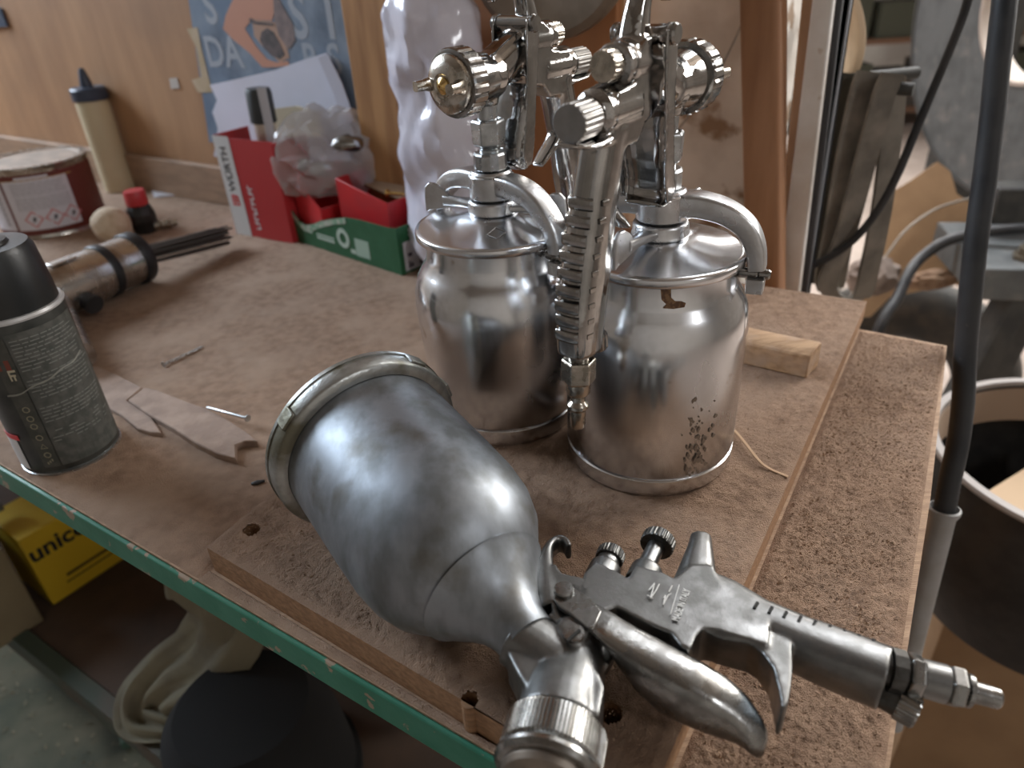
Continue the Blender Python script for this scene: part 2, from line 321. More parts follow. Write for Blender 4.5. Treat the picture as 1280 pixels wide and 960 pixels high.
# ================================================================== SUCTION SPRAY GUNS
def wrap_(base, r, poly, mb, th):
    n = len(poly); a = [base + V((cos(t) * r, sin(t) * r, z)) for t, z in poly]; b = [base + V((cos(t) * (r + th), sin(t) * (r + th), z)) for t, z in poly]
    mb.add(a + b, [tuple(range(n - 1, -1, -1)), tuple(range(n, 2 * n))] + [(i, (i + 1) % n, (i + 1) % n + n, i + n) for i in range(n)])
def suction_gun(name, label, cx, cy, yaw, armdeg, wingdeg, prof, lidr, z0=0.0, gz=.2145, drip=False, logo=False):
    base = V((cx, cy, z0)); g = thing(name, label, 'spray gun', base, 'suction spray guns standing on their cups')
    Z = V((0, 0, 1))
    def pol(r, a, z): a = radians(a); return base + V((r * cos(a), r * sin(a), z))
    # cup
    build('cup', MB().lathe(prof, base, Z, 96), alu, g, sharp=50)
    zl = prof[-1][1]
    lid = build('lid', MB().lathe([(0, zl - .001), (lidr - .0007, zl - .001), (lidr, zl - .0003), (lidr, zl + .0030), (lidr - .0006, zl + .0040), (lidr - .003, zl + .0044), (.032, zl + .0062), (.022, zl + .0090), (.0135, zl + .0115), (0, zl + .0115)], base, Z, 96), alu, g, sharp=50)
    if logo:
        a = [pol(.030, -98, 0), pol(.0345, -88, 0), pol(.0285, -76, 0), pol(.0235, -88, 0)]
        mb = MB()
        for i in range(4):
            p, q = a[i], a[(i + 1) % 4]
            def hz(v):
                r = (v - base).xy.length; return zl + .0062 + (.032 - r) / .010 * .0028 if r < .032 else zl + .0044 + (lidr - .003 - r) / (lidr - .035) * .0018
            mb.tube([V((p.x, p.y, base.z + hz(p) + .0002)), V((q.x, q.y, base.z + hz(q) + .0002))], .0003, 6)
        build('embossed_mark', mb, alu_dull, lid)
    if drip:
        mb = MB(); A0 = atan2(-cy, -cx) + radians(8)
        ol = [(0, zl - .0005), (.22, zl - .001), (.20, zl - .006), (.13, zl - .0095), (-.02, zl - .0108), (.12, zl - .0125), (.30, zl - .0122), (.36, zl - .0105)]
        ol = [(-.10, -.0015), (.02, -.0018), (.03, -.0065), (.08, -.0085), (.16, -.0088), (.21, -.0100), (.19, -.0118), (.06, -.0123), (-.06, -.0118), (-.02, -.0100), (-.08, -.0075)]
        pts = [base + V((cos(A0 + a) * (.0421 + (.0006 if z < -.010 else 0)), sin(A0 + a) * (.0421 + (.0006 if z < -.010 else 0)), zl + z)) for a, z in ol]
        mb.prism(pts, V((cos(A0), sin(A0), 0)) * .0004); build('varnish_drip', mb, rust, g, label='brown dried drip of varnish under the lid')
    if drip:
        mb = MB(); A1 = atan2(-cy, -cx) + radians(30); rs = random.Random(4)
        for k_ in range(70):
            a_ = A1 + rs.gauss(0, .10); z_ = .016 + abs(rs.gauss(.018, .016)); q_ = rs.uniform(.0003, .0012); n5 = 6
            wrap_(base, .0507, [(a_ + q_ / .05 * cos(i_ * 1.05) * rs.uniform(.5, 1.2), z_ + q_ * 1.5 * sin(i_ * 1.05) * rs.uniform(.6, 1.3)) for i_ in range(n5)], mb, .0002)
        build('paint_specks', mb, mat('brown_specks', (.22, .17, .13), .6, .3), g, label='brown specks low on the right of the cup')
    # boss and wing nut
    build('lid_screw', MB().lathe([(.0075, zl + .011), (.0075, zl + .024)], base, Z, 32), alu_dull, g)
    wn = MB().lathe([(.0080, zl + .0112), (.0142, zl + .0112), (.0155, zl + .0122), (.0150, zl + .0132), (.0145, zl + .0182), (.0135, zl + .0190), (.0080, zl + .0190)], base, Z, 48, closed=True)
    for k in (0, 180):
        a = wingdeg + k; d = pol(1, a, 0) - base; d.z = 0; pr_ = V((-d.y, d.x, 0)); c = base + Z * (zl + .015)
        wn.sweep([c + d * .012, c + d * .020, c + d * .028, c + d * .034], [(.0065, .0026), (.0040, .0026), (.0028, .0030), (.0022, .0035)], Z, 3, 12)
        pp = [(.022, -.0030), (.028, .0015), (.0335, .0070), (.0385, .0100), (.0430, .0104), (.0462, .0075), (.0470, .0010), (.0470, -.0082), (.0440, -.0068), (.034, -.0050)]
        wn.prism([c + d * r + Z * h - pr_ * .0012 for r, h in pp], pr_ * .0024)
    build('wing_nut', wn, alu_cast, g, bevel=.0006)
    # yoke
    arm = []
    yk = MB().lathe([(.0078, zl + .0200), (.0125, zl + .0200), (.0133, zl + .0208), (.0133, zl + .0330), (.0125, zl + .0338), (.0078, zl + .0338)], base, Z, 48, closed=True)
    for k in (0, 180):
        a = armdeg + k
        pa = spline([pol(.009, a, zl + .0285), pol(.020, a, zl + .0285), pol(.033, a, zl + .0255), pol(.0435, a, zl + .0185), pol(lidr + .0035, a, zl + .0085), pol(lidr + .0055, a, zl - .002)], 5)
        out = pol(1, a, 0) - base; out.z = 0
        yk.sweep(pa, lerp_list([(.0078, .0062), (.0074, .0060), (.0068, .0054), (.0064, .0048), (.0062, .0044)], len(pa)), out * .55 + Z, 5, 20)
    build('yoke', yk, alu_cast, g, sharp=40)
    for k in (0, 180):
        a = armdeg + k; out = pol(1, a, 0) - base; out.z = 0; sd = V((-out.y, out.x, 0))
        c = pol(lidr + .0056, a, zl - .0105)
        R = Matrix((sd, out, Z)).transposed()
        ft = build('yoke_foot', MB().box(c + V((0, 0, -.0005)), (.0110, .0088, .0080), R), alu_cast, g, bevel=.0006)
        build('lug_pin', MB().lathe([(0, 0), (.0022, 0), (.0030, .0006), (.0030, .0090), (.0022, .0100), (.0028, .0106), (.0028, .0150), (.0020, .0160), (0, .0160)], pol(lidr - .0035, a, zl - .0052), out, 20), chrome_dark, ft)
    # fittings up to the gun
    zz = zl + .0338
    build('collar_ring', MB().lathe([(.007, zz - .0005), (.0122, zz - .0005), (.0122, zz + .0008), (.0112, zz + .0020), (.007, zz + .0020)], base, Z, 40), alu_cast, g)
    hx = [(.0080, zz + .002), (.0096, zz + .0028), (.0096, zz + .0110), (.0088, zz + .0124), (.006, zz + .0124)]
    build('lower_nut', MB().lathe(hx, base, Z, 12), zinc, g, flat=True, bevel=.0004)
    build('threaded_neck', MB().lathe([(.0058, zz + .012), (.0058, zz + .0135), (.0052, zz + .014), (.0058, zz + .0145), (.0052, zz + .015), (.0058, zz + .0158), (.0058, gz - .012)], base, Z, 28), zinc, g)
    build('hex_nut', MB().lathe([(.0080, zz + .0155), (.0095, zz + .0168), (.0098, zz + .0290), (.0085, zz + .0303), (.006, zz + .0303)], base, Z, 6, ph=radians(yaw) + .3), zinc, g, flat=True, bevel=.0006)
    # ---- gun, local frame: x towards the nozzle, y left, z up
    a = radians(yaw); M = Matrix.Translation(base + V((0, 0, gz))) @ Matrix.Rotation(a, 4, 'Z') @ Matrix.Scale(.001, 4)
    X = (1, 0, 0)
    b = MB(M)
    b.lathe([(6.5, -14.5), (7.0, -13), (7.5, -4), (7, 4)], (0, 0, 0), (0, 0, 1), 24)
    b.lathe([(11.5, -7), (12.2, 0), (13.4, 6), (14.6, 13), (14.6, 15)], (0, 0, 0), X, 32)
    b.sweep([(2, 0, 0), (-8, 0, 3), (-18, 0, 8), (-27, 0, 11), (-34, 0, 12)], [(11, 12), (10.2, 11), (9.6, 10.2), (9.2, 10.5), (8.5, 11)], ex=2.4)
    # body
    pf = [(-24, 23.5), (-41, 24), (-47, 20), (-48, 8), (-65, 6.5), (-67, -9), (-63, -17), (-46, -17), (-40, -10), (-32, -8.5), (-24, -2)]
    b.prism([(x, -8.6, z) for x, z in pf], (0, 17.2, 0))
    b.lathe([(9.2, 0), (9.4, 23), (8.8, 25)], (-26, 0, 14.5), (-1, 0, 0), 28)
    b.lathe([(9.8, 0), (9.8, 24)], (-44, 0, -1.5), (-1, 0, 0), 28)
    b.lathe([(4.2, -13), (4.2, 13)], (-27, 0, 24), (0, 1, 0), 16)
    b.sweep([(-62, 0, -11), (-74, 0, -11.5), (-85, 0, -11), (-93, 0, -9.5)], [(8.5, 2.4), (8.8, 1.6), (8.2, 1.3), (5, 1.1)], ex=2.6)
    # handle
    hp = spline([(-60, 0, -8), (-64, 0, -20), (-70, 0, -42), (-76, 0, -66), (-80.5, 0, -90), (-82, 0, -106)], 4)
    b.sweep(hp, lerp_list([(9, 11), (8.6, 11), (8.6, 11.5), (9.6, 12.8), (9.6, 12.4), (9.0, 11)], len(hp)), (1, 0, 0), 2.8, 20)
    b.sweep(spline([(-66, 0, -34), (-58, 0, -45), (-50, 0, -51), (-42, 0, -57)], 4), lerp_list([(6, 4), (6, 3), (5.5, 2.2), (4.5, 1.6)], 13), (1, 0, 1), 2.6, 12)
    # hook
    hk = spline([(-38, 0, 20), (-35, 0, 34), (-29, 0, 46), (-20, 0, 52), (-11, 0, 50), (-8, 0, 42), (-10, 0, 36)], 5)
    b.sweep(hk, lerp_list([(6.5, 7), (5.2, 5.0), (4.6, 3.2), (4.2, 2.6), (4, 2.4), (4, 2.4), (3.6, 2.6)], len(hk)), (1, 0, .01), 3, 16)
    body = build('gun_body', b, chrome, g, remesh=.00085, smooth=4)
    # grip ribs at the back of the handle, one slab each
    for k in range(9):
        t = k / 8; zc = -36 - t * 58; i = (zc + 36) / -58
        xc = lerp_list([-69.0, -75.2, -79.6, -81.2], 33)[int(t * 32)]
        rb = MB(M); hh = 12.0 + (.9 if .2 < t < .8 else 0)
        rb.sweep([(xc - hh + .7, -5.8, zc), (xc - hh + .15, -4.4, zc), (xc - hh - .2, 0, zc), (xc - hh + .15, 4.4, zc), (xc - hh + .7, 5.8, zc)], (1.0, 2.75), (0, 0, 1), 2.6, 14)
        build('grip_rib', rb, chrome, body)
        for sgn in (-1, 1):
            rb = MB(M); rb.sweep([(xc - 7.6, sgn * 8.2, zc), (xc - 4.0, sgn * 9.1, zc)], (.55, 1.2), (0, 0, 1), 3.5, 10)
            build('grip_notch', rb, chrome_dark, body)
    em = MB(M)
    for k in range(7): em.box((-50.5 - k * 1.75, 8.75, 1.4 + .9 * (k % 2) * .5), (.35 + .8 * (k % 3 == 0), .5, 2.6)); 
    for k in range(9): em.box((-49.8 - k * 1.6, 8.75, -4.2), (1.0 if k % 2 else .4, .5, 2.0))
    em.box((-57, 8.75, -7.0), (16, .45, .35))
    build('embossed_lettering', em, chrome, body, label='worn embossed marks on the side of the gun body')
    # ring, cap, nozzle
    nf = 22
    build('retaining_ring', MB(M).lathe([(11, 14), (16.6, 14), (17.5, 15.2), (17.5, 24.2), (16.9, 25.4), (15.4, 25.8), (11, 25.8)], (0, 0, 0), X, nf * 4, mod=lambda an, r, t: r - (.8 if r > 17 and (int(an / (2 * pi) * nf * 4 + .1) % 4 == 0) else 0)), chrome_dark, g, sharp=25)
    cap = build('air_cap', MB(M).lathe([(0, 25), (15.0, 25), (15.0, 26.6), (14.6, 28.4), (12.6, 30.4), (9.0, 31.8), (6.2, 32.2), (5.2, 31.4), (0, 31.4)], (0, 0, 0), X, 64), nickel, g)
    build('fluid_tip', MB(M).lathe([(0, 30), (4.6, 30), (4.3, 32.2), (2.6, 33.2), (1.5, 34.2), (.6, 34.3), (.6, 33), (0, 33)], (0, 0, 0), X, 28), brass, cap)
    for sgn in (-1, 1):
        hb_ = MB(M); hb_.sweep([(27, sgn * 10.6, 0), (31, sgn * 10.9, 0), (34, sgn * 11.8, 0), (39.5, sgn * 12.6, 0)], [(3.8, 5.2), (3.0, 3.6), (2.7, 2.8), (2.5, 2.6)], (0, 0, 1), 3, 14)
        build('cap_horn', hb_, nickel, cap)
    # packing gland under the barrel, between trigger blades
    build('needle_packing', MB(M).lathe([(0, 0), (4.6, 0), (4.6, 3), (3.0, 3.6), (3.0, 8), (5.2, 8.4), (5.2, 13), (2, 13.5), (2, 20), (0, 20)], (-16, 0, -1), (-1, 0, 0), 12), chrome_dark, g)
    # trigger
    t = MB(M)
    for sgn in (-1, 1):
        bl = [(-32, 26), (-29, 28.6), (-25, 28.6), (-22, 26), (-21, 18), (-20.5, 0), (-18, -25), (-14, -44), (-17, -51), (-22, -50), (-25, -40), (-28, -15), (-30.5, 4), (-32, 18)]
        t.prism([(x, sgn * 12.4 - .8, z) for x, z in bl], (0, 1.6, 0))
    tp = spline([(-23, 0, -6), (-21, 0, -16), (-18, 0, -30), (-14.5, 0, -44), (-17, 0, -51), (-22, 0, -52)], 4)
    t.sweep(tp, lerp_list([(12.8, 1.8), (12.8, 3.6), (12.6, 4.2), (12.2, 3.8), (11.5, 2.2), (10.5, 1.2)], len(tp)), (1, 0, 0), 2.6, 24)
    trg = build('trigger', t, chrome, g, remesh=.0007, smooth=5)
    for sgn in (-1, 1):
        build('pivot_screw', MB(M).lathe([(0, 11), (4.6, 11), (4.6, 14.4), (3.9, 15.4), (0, 15.6)], (-27, 0, 24), (0, sgn, 0), 24), chrome_dark, trg)
    # knobs
    def knob(nm, z, x0, r, L, lab, fl):
        k = build(nm, MB(M).lathe([(0, x0), (r * .95, x0), (r, x0 + .6), (r, x0 + L - .6), (r * .93, x0 + L), (0, x0 + L)], (0, 0, z), (-1, 0, 0), 80, mod=lambda an, rr, tt: rr - (.45 if rr > r * .98 and int(an / (2 * pi) * 40 + .01) % 2 else 0)), fl, g, sharp=25, label=lab)
        return k
    build('adjuster_collar', MB(M).lathe([(0, 50), (9.0, 50), (9.2, 51), (9.2, 54), (8.4, 55), (6.0, 55.6), (6.0, 58), (0, 58)], (0, 0, 14.5), (-1, 0, 0), 40), chrome, g)
    knob('pattern_knob', 15.5, 56.5, 6.4, 7.5, None, nickel)
    build('adjuster_collar', MB(M).lathe([(0, 66), (9.6, 66), (9.8, 67), (9.8, 70.5), (9.0, 71.5), (7.0, 72.5), (7.0, 75.5), (0, 75.5)], (0, 0, -1.5), (-1, 0, 0), 40), chrome, g)
    knob('needle_knob', -2.0, 75, 7.9, 14.5, 'flat-ended grey needle adjusting knob', alu_dull)
    # fittings under the handle
    hd = V((-.035, 0, -1)).normalized(); hb0 = V((-82.4, 0, -105))
    ff = build('air_inlet', MB(M).lathe([(0, 0), (5.2, 0), (5.2, 6), (0, 6)], hb0, hd, 24), chrome_dark, g)
    build('inlet_hex', MB(M).lathe([(0, 4.5), (8.0, 5), (8.6, 6), (8.6, 16), (7.8, 17.4), (0, 17.4)], hb0, hd, 6, ph=.4), nickel, ff, flat=True, bevel=.0005)
    build('plug_nipple', MB(M).lathe([(0, 17), (6.0, 17), (6.0, 23), (5.2, 24.4), (3.6, 26), (3.6, 28.2), (5.3, 30.2), (5.3, 31.8), (4.0, 33.6), (3.9, 42.5), (3.4, 43.4), (2.2, 43.4), (2.2, 41), (0, 41)], hb0, hd, 36), nickel, ff)
    build('air_valve', MB(M).lathe([(0, 0), (5.2, 0), (5.6, .8), (5.6, 7.2), (5.0, 8), (0, 8)], hb0 + V((16, 0, 1)), V((.12, 0, -1)), 64, mod=lambda an, rr, tt: rr - (.5 if rr > 5.5 and int(an / (2 * pi) * 32 + .01) % 2 else 0)), chrome_dark, g, sharp=25)
    build('valve_neck', MB(M).lathe([(0, -10), (4.0, -10), (4.0, 1), (0, 1)], hb0 + V((16, 0, 1)), V((.12, 0, -1)), 24), chrome_dark, g)
    return g
profR = [(0, .0002), (.0465, .0002), (.0490, .0020), (.0500, .0050), (.0503, .0128), (.0494, .0134), (.0494, .0142), (.0502, .0150), (.0505, .050), (.0508, .085), (.0504, .095), (.0490, .1030), (.0462, .1095), (.0432, .1140), (.0421, .1170), (.0419, .1290)]
profL = [(0, .0002), (.0460, .0002), (.0482, .0020), (.0490, .0050), (.0492, .0128), (.0484, .0134), (.0484, .0142), (.0493, .0150), (.0505, .045), (.0525, .072), (.0530, .085), (.0524, .094), (.0500, .1025), (.0465, .1085), (.0435, .1130), (.0425, .1180), (.0425, .1290)]
gr = suction_gun('suction_spray_gun', 'chrome suction spray gun seen from behind, ribbed handle hanging before its cup', .083, .361, 52.3, -25, 50, profR, .0455, drip=True)
gl = suction_gun('suction_spray_gun', 'chrome suction spray gun with brass-centred air cap, on a bulging cup with diamond-marked lid', -.005, .418, 227, -48, 153, profL, .0480, logo=True)

# ================================================================== GRAVITY-FEED GUN LYING ON ITS SIDE
def lying_gun():
    g = thing('gravity_spray_gun', 'worn grey gravity-feed spray gun lying on its side with a large dull cup', 'spray gun', P(700, 800, 0))
    Z = V((0, 0, 1)); ZT = .038
    def q(x, y, z=ZT): return P(x, y, z)
    # cup: axis from the lid down to the neck
    A = P(454, 548, .0528); B = P(657, 796, .033); ax = (B - A).normalized(); Lc = (B - A).length
    k = Lc / .140
    prof = [(0, .002), (.042, .002), (.0453, .004), (.0455, .012), (.0456, .060 * k), (.0453, .076 * k), (.0436, .088 * k), (.0395, .0985 * k), (.0342, .1055 * k), (.0300, .1100 * k), (.0288, .1110 * k), (.0304, .1120 * k), (.0288, .1132 * k), (.0245, .1180 * k), (.0195, .1235 * k), (.0155, .129 * k), (.0130, .135 * k), (.0122, .142 * k), (0, .142 * k)]
    build('cup', MB().lathe(prof, A, ax, 96), oxid, g, sharp=50)
    lid = build('lid', MB().lathe([(0, -.0060), (.044, -.0060), (.0495, -.0045), (.0510, -.0030), (.0517, .0000), (.0517, .0085), (.0505, .0100), (.0475, .0108), (.0458, .0110), (.0458, .0100), (0, .0100)], A, ax, 96), ringm, g, sharp=40)
    lip = MB().lathe([(.0513, -.0018), (.0523, -.0018), (.0523, .0004), (.0513, .0004)], A, ax, 96, closed=True); build('rolled_lip', lip, ringm, lid)
    px_ = ax.cross(Z).normalized(); py_ = px_.cross(ax).normalized()
    for aa in (162, 128, 42):
        d = px_ * -cos(radians(180 - aa)) * -1 * -1 + py_ * sin(radians(aa)); R = Matrix((d.cross(ax), d, ax)).transposed()
        build('lid_lug', MB().box(A + d * .0520 + ax * .0040, (.010, .0022, .0080), R), ringm, lid, bevel=.0007)
    # cast body: head, barrel, body block, handle, joined as one casting
    b = MB()
    zm = .027
    hc = P(712, 838, zm); capc = P(694, 918, zm); hax = (capc - hc); hax.z = 0; hax.normalize()
    neck = P(648, 795, .032); nax = (hc - neck)
    b.sweep([neck - nax * .05, neck + nax * .25, neck + nax * .6, neck + nax * 1.0], [(.0128, .0128), (.0122, .0122), (.0125, .012), (.013, .012)], Z, 2.2, 24)
    b.sweep([P(722, 775, zm), P(718, 800, zm), hc, P(704, 868, zm), capc - hax * .004], [(.0105, .0100), (.0125, .0110), (.0140, .0120), (.0150, .0142), (.0158, .0158)], Z, 2.3, 28)
    b.prism([P(x, y, .0375) for x, y in ((632, 812), (640, 794), (664, 776), (690, 764), (716, 752), (742, 775), (752, 792), (736, 803), (733, 820), (750, 842), (756, 858), (749, 895), (668, 884), (664, 868), (646, 840))], (0, 0, -.021))
    b.lathe([(.0072, 0), (.0070, .0045), (.0058, .0060)], P(717, 795, .0355), Z, 24)
    outline = [(690, 760), (686, 738), (697, 722), (727, 724), (731, 714), (745, 701), (776, 716), (785, 722), (794, 706), (827, 714), (842, 722), (862, 706), (892, 706), (897, 722), (908, 737), (925, 748), (962, 762), (960, 806), (925, 796), (893, 786), (878, 786), (870, 796), (863, 812), (850, 806), (838, 790), (812, 780), (770, 758), (748, 768), (735, 800), (705, 790)]
    b.prism([q(x, y, .0385) for x, y in outline], (0, 0, -.020))
    b.lathe([(.0076, -.002), (.0074, .006), (.0066, .0075)], P(752, 722, .0285), P(762, 698, .0285) - P(752, 722, .0285), 24)
    b.lathe([(.0078, -.002), (.0074, .007), (.0066, .0085)], P(803, 727, .0285), P(814, 702, .0285) - P(803, 727, .0285), 24)
    b.sweep([q(866, 745, .029), q(872, 712, .029), q(875, 688, .029), q(876, 674, .029)], [(.0100, .0095), (.0078, .0085), (.0058, .0072), (.0050, .0055)], Z, 2.8, 20)
    hp = [q(878, 742, .0285), q(905, 755, .0285), q(945, 780, .028), q(1000, 806, .028), q(1055, 828, .028), q(1106, 848, .028)]
    b.sweep(hp, [(.0095, .0098), (.0105, .0098), (.0100, .0103), (.0102, .0112), (.0106, .0120), (.0104, .0120)], Z, 2.7, 24)
    b.prism([q(x, y, .037) for x, y in ((872, 784), (925, 788), (960, 790), (990, 800), (991, 836), (989, 860), (985, 880), (978, 886), (974, 862), (967, 834), (952, 814), (938, 804), (900, 796))], (0, 0, -.017))
    body = build('gun_body', b, satin, g, remesh=.0008, smooth=5)
    # serrations along the back of the handle
    for i in range(9):
        t = i / 8; x = 944 + t * 145; y = 762 + t * 47
        c = q(x, y, .0362); d = (hp[5] - hp[1]).normalized()
        build('grip_notch', MB().box(c, (.0013, .0042, .0060), Matrix((d, Z.cross(d), Z)).transposed()), darkm, body, bevel=.0003)
    # screws and knobs
    sc = build('slotted_screw', MB().lathe([(0, 0), (.0042, 0), (.0044, .0004), (.0042, .0016), (0, .0018)], P(717, 794, .0410), Z, 28), satin_b, g)
    sd = (P(726, 788, .042) - P(712, 800, .042)).normalized()
    build('screw_slot', MB().box(P(717, 794, .0430), (.0074, .0011, .0006), Matrix((sd, Z.cross(sd), Z)).transposed()), darkm, sc)
    # knurled retaining ring and front cap
    nk = 76
    build('retaining_ring', MB().lathe([(.012, -.004), (.0168, -.004), (.0176, -.0026), (.0186, -.0020), (.0186, .0098), (.0178, .0106), (.0184, .0112), (.0192, .0126), (.0192, .0140), (.0180, .0158), (.0150, .0164), (.012, .0164)], capc, hax, nk * 4, mod=lambda an, r, t: r - (.0007 if -.0021 < t < .0099 and r > .0185 and int(an / (2 * pi) * nk * 4 + .1) % 4 > 2 else 0)), mat('polished_ring', (.36, .36, .35), .24, 1, (.22, .215, .2), 150, rv=.08), g, sharp=22)
    ac = build('air_cap', MB().lathe([(0, .015), (.0158, .015), (.0160, .0172), (.0150, .0190), (.0120, .0205), (.0060, .0215), (0, .0215)], capc, hax, 64), mat('dusty_nickel', (.34, .29, .24), .42, 1, (.24, .21, .18), 100, rv=.1), g)
    build('fluid_tip', MB().lathe([(0, .021), (.004, .021), (.003, .0235), (.001, .0245), (0, .0245)], capc, hax, 24), brass, ac)
    for sg in (-1, 1):
        s3 = hax.cross(Z) * sg
        build('cap_horn', MB().sweep([capc + hax * .018 + s3 * .011, capc + hax * .024 + s3 * .0115, capc + hax * .030 + s3 * .0125], [(.0035, .004), (.0028, .003), (.0024, .0024)], Z, 3, 12), nickel, ac)
    # top knobs (point away from the trigger)
    def kn(nm, x0, y0, x1, y1, z, r, L, neckr, lab=None):
        o = P(x0, y0, z); d = (P(x1, y1, z) - o); D = d.length; d.normalize()
        kk = build(nm, MB().lathe([(0, D - L), (r * .94, D - L), (r, D - L + .0006), (r, D - .0008), (r * .9, D), (0, D)], o, d, 96, mod=lambda an, rr, tt: rr - (.00045 if rr > r * .98 and int(an / (2 * pi) * 48 + .01) % 2 else 0)), knurlm, g, sharp=22, label=lab)
        build('knob_stem', MB().lathe([(0, -.004), (neckr, -.004), (neckr, D - L), (0, D - L)], o, d, 28), satin, kk)
    kn('pattern_knob', 757, 710, 765, 690, .029, .0066, .0056, .0052)
    kn('needle_knob', 810, 704, 825, 673, .029, .0080, .0062, .0042, 'tall dark knurled knob on a bare stem')
    # boss rings around the knobs
    # trigger: two blades on a pivot and a curved lever
    t = MB()
    t.prism([P(x, y, .0432) for x, y in ((692, 748), (692, 738), (700, 731), (712, 731), (738, 747), (752, 764), (742, 786), (735, 785), (712, 766), (698, 757))], (0, 0, -.0026))
    t2_ = MB(); t2_.prism([P(x, y, .0160) for x, y in ((692, 752), (700, 735), (716, 738), (770, 770), (800, 800), (780, 820), (735, 788), (698, 762))], (0, 0, -.0026))
    st_ = [(728, 744, 716, 768, .0428, .0014), (765, 764, 748, 796, .0428, .0020), (790, 778, 768, 814, .0422, .0050), (820, 794, 795, 836, .0412, .0100), (850, 811, 826, 856, .040, .0125), (880, 826, 856, 873, .038, .0120), (910, 845, 886, 889, .0345, .0105), (935, 868, 911, 903, .030, .0085), (953, 895, 929, 918, .025, .006), (961, 918, 939, 932, .0205, .0040), (956, 938, 946, 941, .0165, .0022)]
    up_ = spline([P(a_, b_, z_ - .3 * h_) for a_, b_, c_, d_, z_, h_ in st_], 5); lo_ = spline([P(c_, d_, z_ - .3 * h_) for a_, b_, c_, d_, z_, h_ in st_], 5)
    zh = lerp_list([(z_, h_) for *_, z_, h_ in st_], len(up_)); lv_ = MB(); sg_ = 28; pts_ = []
    for (z_, h_), a_, b_ in zip(zh, up_, lo_):
        c_ = (a_ + b_) / 2; w_ = (a_ - b_) / 2; c_.z = z_ - h_; w_.z = 0
        for k_ in range(sg_):
            an = 2 * pi * k_ / sg_; x_ = math.copysign(abs(cos(an)) ** .62, cos(an)); y_ = math.copysign(abs(sin(an)) ** .62, sin(an)); pts_.append(c_ + w_ * x_ + Z * h_ * y_)
    m_ = len(up_); lv_.add(pts_, [(i_ * sg_ + k_, i_ * sg_ + (k_ + 1) % sg_, (i_ + 1) * sg_ + (k_ + 1) % sg_, (i_ + 1) * sg_ + k_) for i_ in range(m_ - 1) for k_ in range(sg_)] + [tuple(range(sg_)), tuple(range(m_ * sg_ - 1, (m_ - 1) * sg_ - 1, -1))])
    trg = build('trigger', lv_, satin_b, g, sharp=60); build('trigger_blade', t, satin_b, trg, bevel=.0005); build('trigger_blade', t2_, satin_b, trg, bevel=.0005)
    build('pivot_pin', MB().lathe([(0, -.012), (.0042, -.012), (.0042, .0032), (.0038, .0038), (0, .0040)], P(705, 743, .0415), Z, 32), satin_b, trg)
    # hook
    h = MB()
    hk = spline([P(690, 765, .033), P(684, 738, .033), P(681, 712, .033), P(686, 690, .033), P(697, 680, .033), P(707, 682, .033), P(711, 690, .033)], 5)
    h.sweep(hk, lerp_list([(.0055, .0060), (.0055, .0060), (.0042, .0058), (.0022, .0055), (.0018, .0052), (.0018, .0050), (.0016, .0050)], len(hk)), Z, 3, 16)
    h.prism([P(x, y, .0385) for x, y in ((686, 712), (694, 704), (702, 716), (730, 722), (745, 745), (700, 750), (684, 745))], (0, 0, -.011))
    build('hanging_hook', h, satin, g, remesh=.0007, smooth=4)
    # hex bolt below the head, packing nut under the trigger
    o = P(738, 815, .026); d = (P(760, 832, .024) - o).normalized()
    build('packing_bolt', MB().lathe([(0, 0), (.0040, 0), (.0040, .0035), (.0062, .0035), (.0064, .0045), (.0064, .0085), (.0055, .0095), (0, .0095)], o, d, 6), satin, g, flat=True, bevel=.0004)
    o = P(835, 790, .028); d = (P(856, 818, .028) - o).normalized()
    build('hex_plug', MB().lathe([(0, 0), (.0062, 0), (.0062, .0048), (.0052, .0056), (0, .0056)], o, d, 6), satin_b, g, flat=True, bevel=.0004)
    # air line end
    o = P(1104, 834, .031); d = (P(1250, 874, .027) - o); D = d.length; d.normalize()
    ai = build('air_inlet', MB().lathe([(0, -.004), (.0066, -.004), (.0066, .0015), (.0085, .0018), (.0085, .0065), (.0060, .0070), (.0060, .0085), (0, .0085)], o, d, 12), knurlm, g, flat=True)
    build('inlet_hex', MB().lathe([(0, .0080), (.0078, .0080), (.0085, .0088), (.0085, .0125), (.0076, .0134), (0, .0134)], o, d, 6, ph=.5), satin_b, ai, flat=True, bevel=.0004)
    build('inlet_sleeve', MB().lathe([(0, .013), (.0070, .013), (.0072, .0215), (.0062, .0222), (0, .0222)], o, d, 36), satin, ai)
    build('inlet_hex', MB().lathe([(0, .0220), (.0072, .0220), (.0078, .0228), (.0078, .0268), (.0070, .0276), (0, .0276)], o, d, 6, ph=.1), satin_b, ai, flat=True, bevel=.0004)
    e = D
    build('plug_nipple', MB().lathe([(0, .027), (.0056, .027), (.0056, e - .0150), (.0046, e - .0140), (.0046, e - .0125), (.0062, e - .0115), (.0062, e - .0100), (.0040, e - .0088), (.0038, e - .0008), (.0032, e), (.0020, e), (.0020, e - .003), (0, e - .003)], o, d, 36), satin_b, ai)
    o = P(1092, 862, .022); d = (P(1128, 882, .021) - o).normalized()
    av = build('air_valve', MB().lathe([(0, .0085), (.0058, .0085), (.0062, .0092), (.0062, .0150), (.0055, .0158), (0, .0158)], o, d, 64, mod=lambda an, rr, tt: rr - (.0005 if rr > .0061 and int(an / (2 * pi) * 32 + .01) % 2 else 0)), satin_b, g, sharp=22)
    build('valve_neck', MB().lathe([(0, 0), (.0052, 0), (.0052, .0088), (0, .0088)], o, d, 28), knurlm, av)
    # markings on the flat of the body
    zt = .0394; ey = (P(830, 745, zt) - P(842, 768, zt)); ux = (P(838, 740, zt) - P(817, 786, zt))
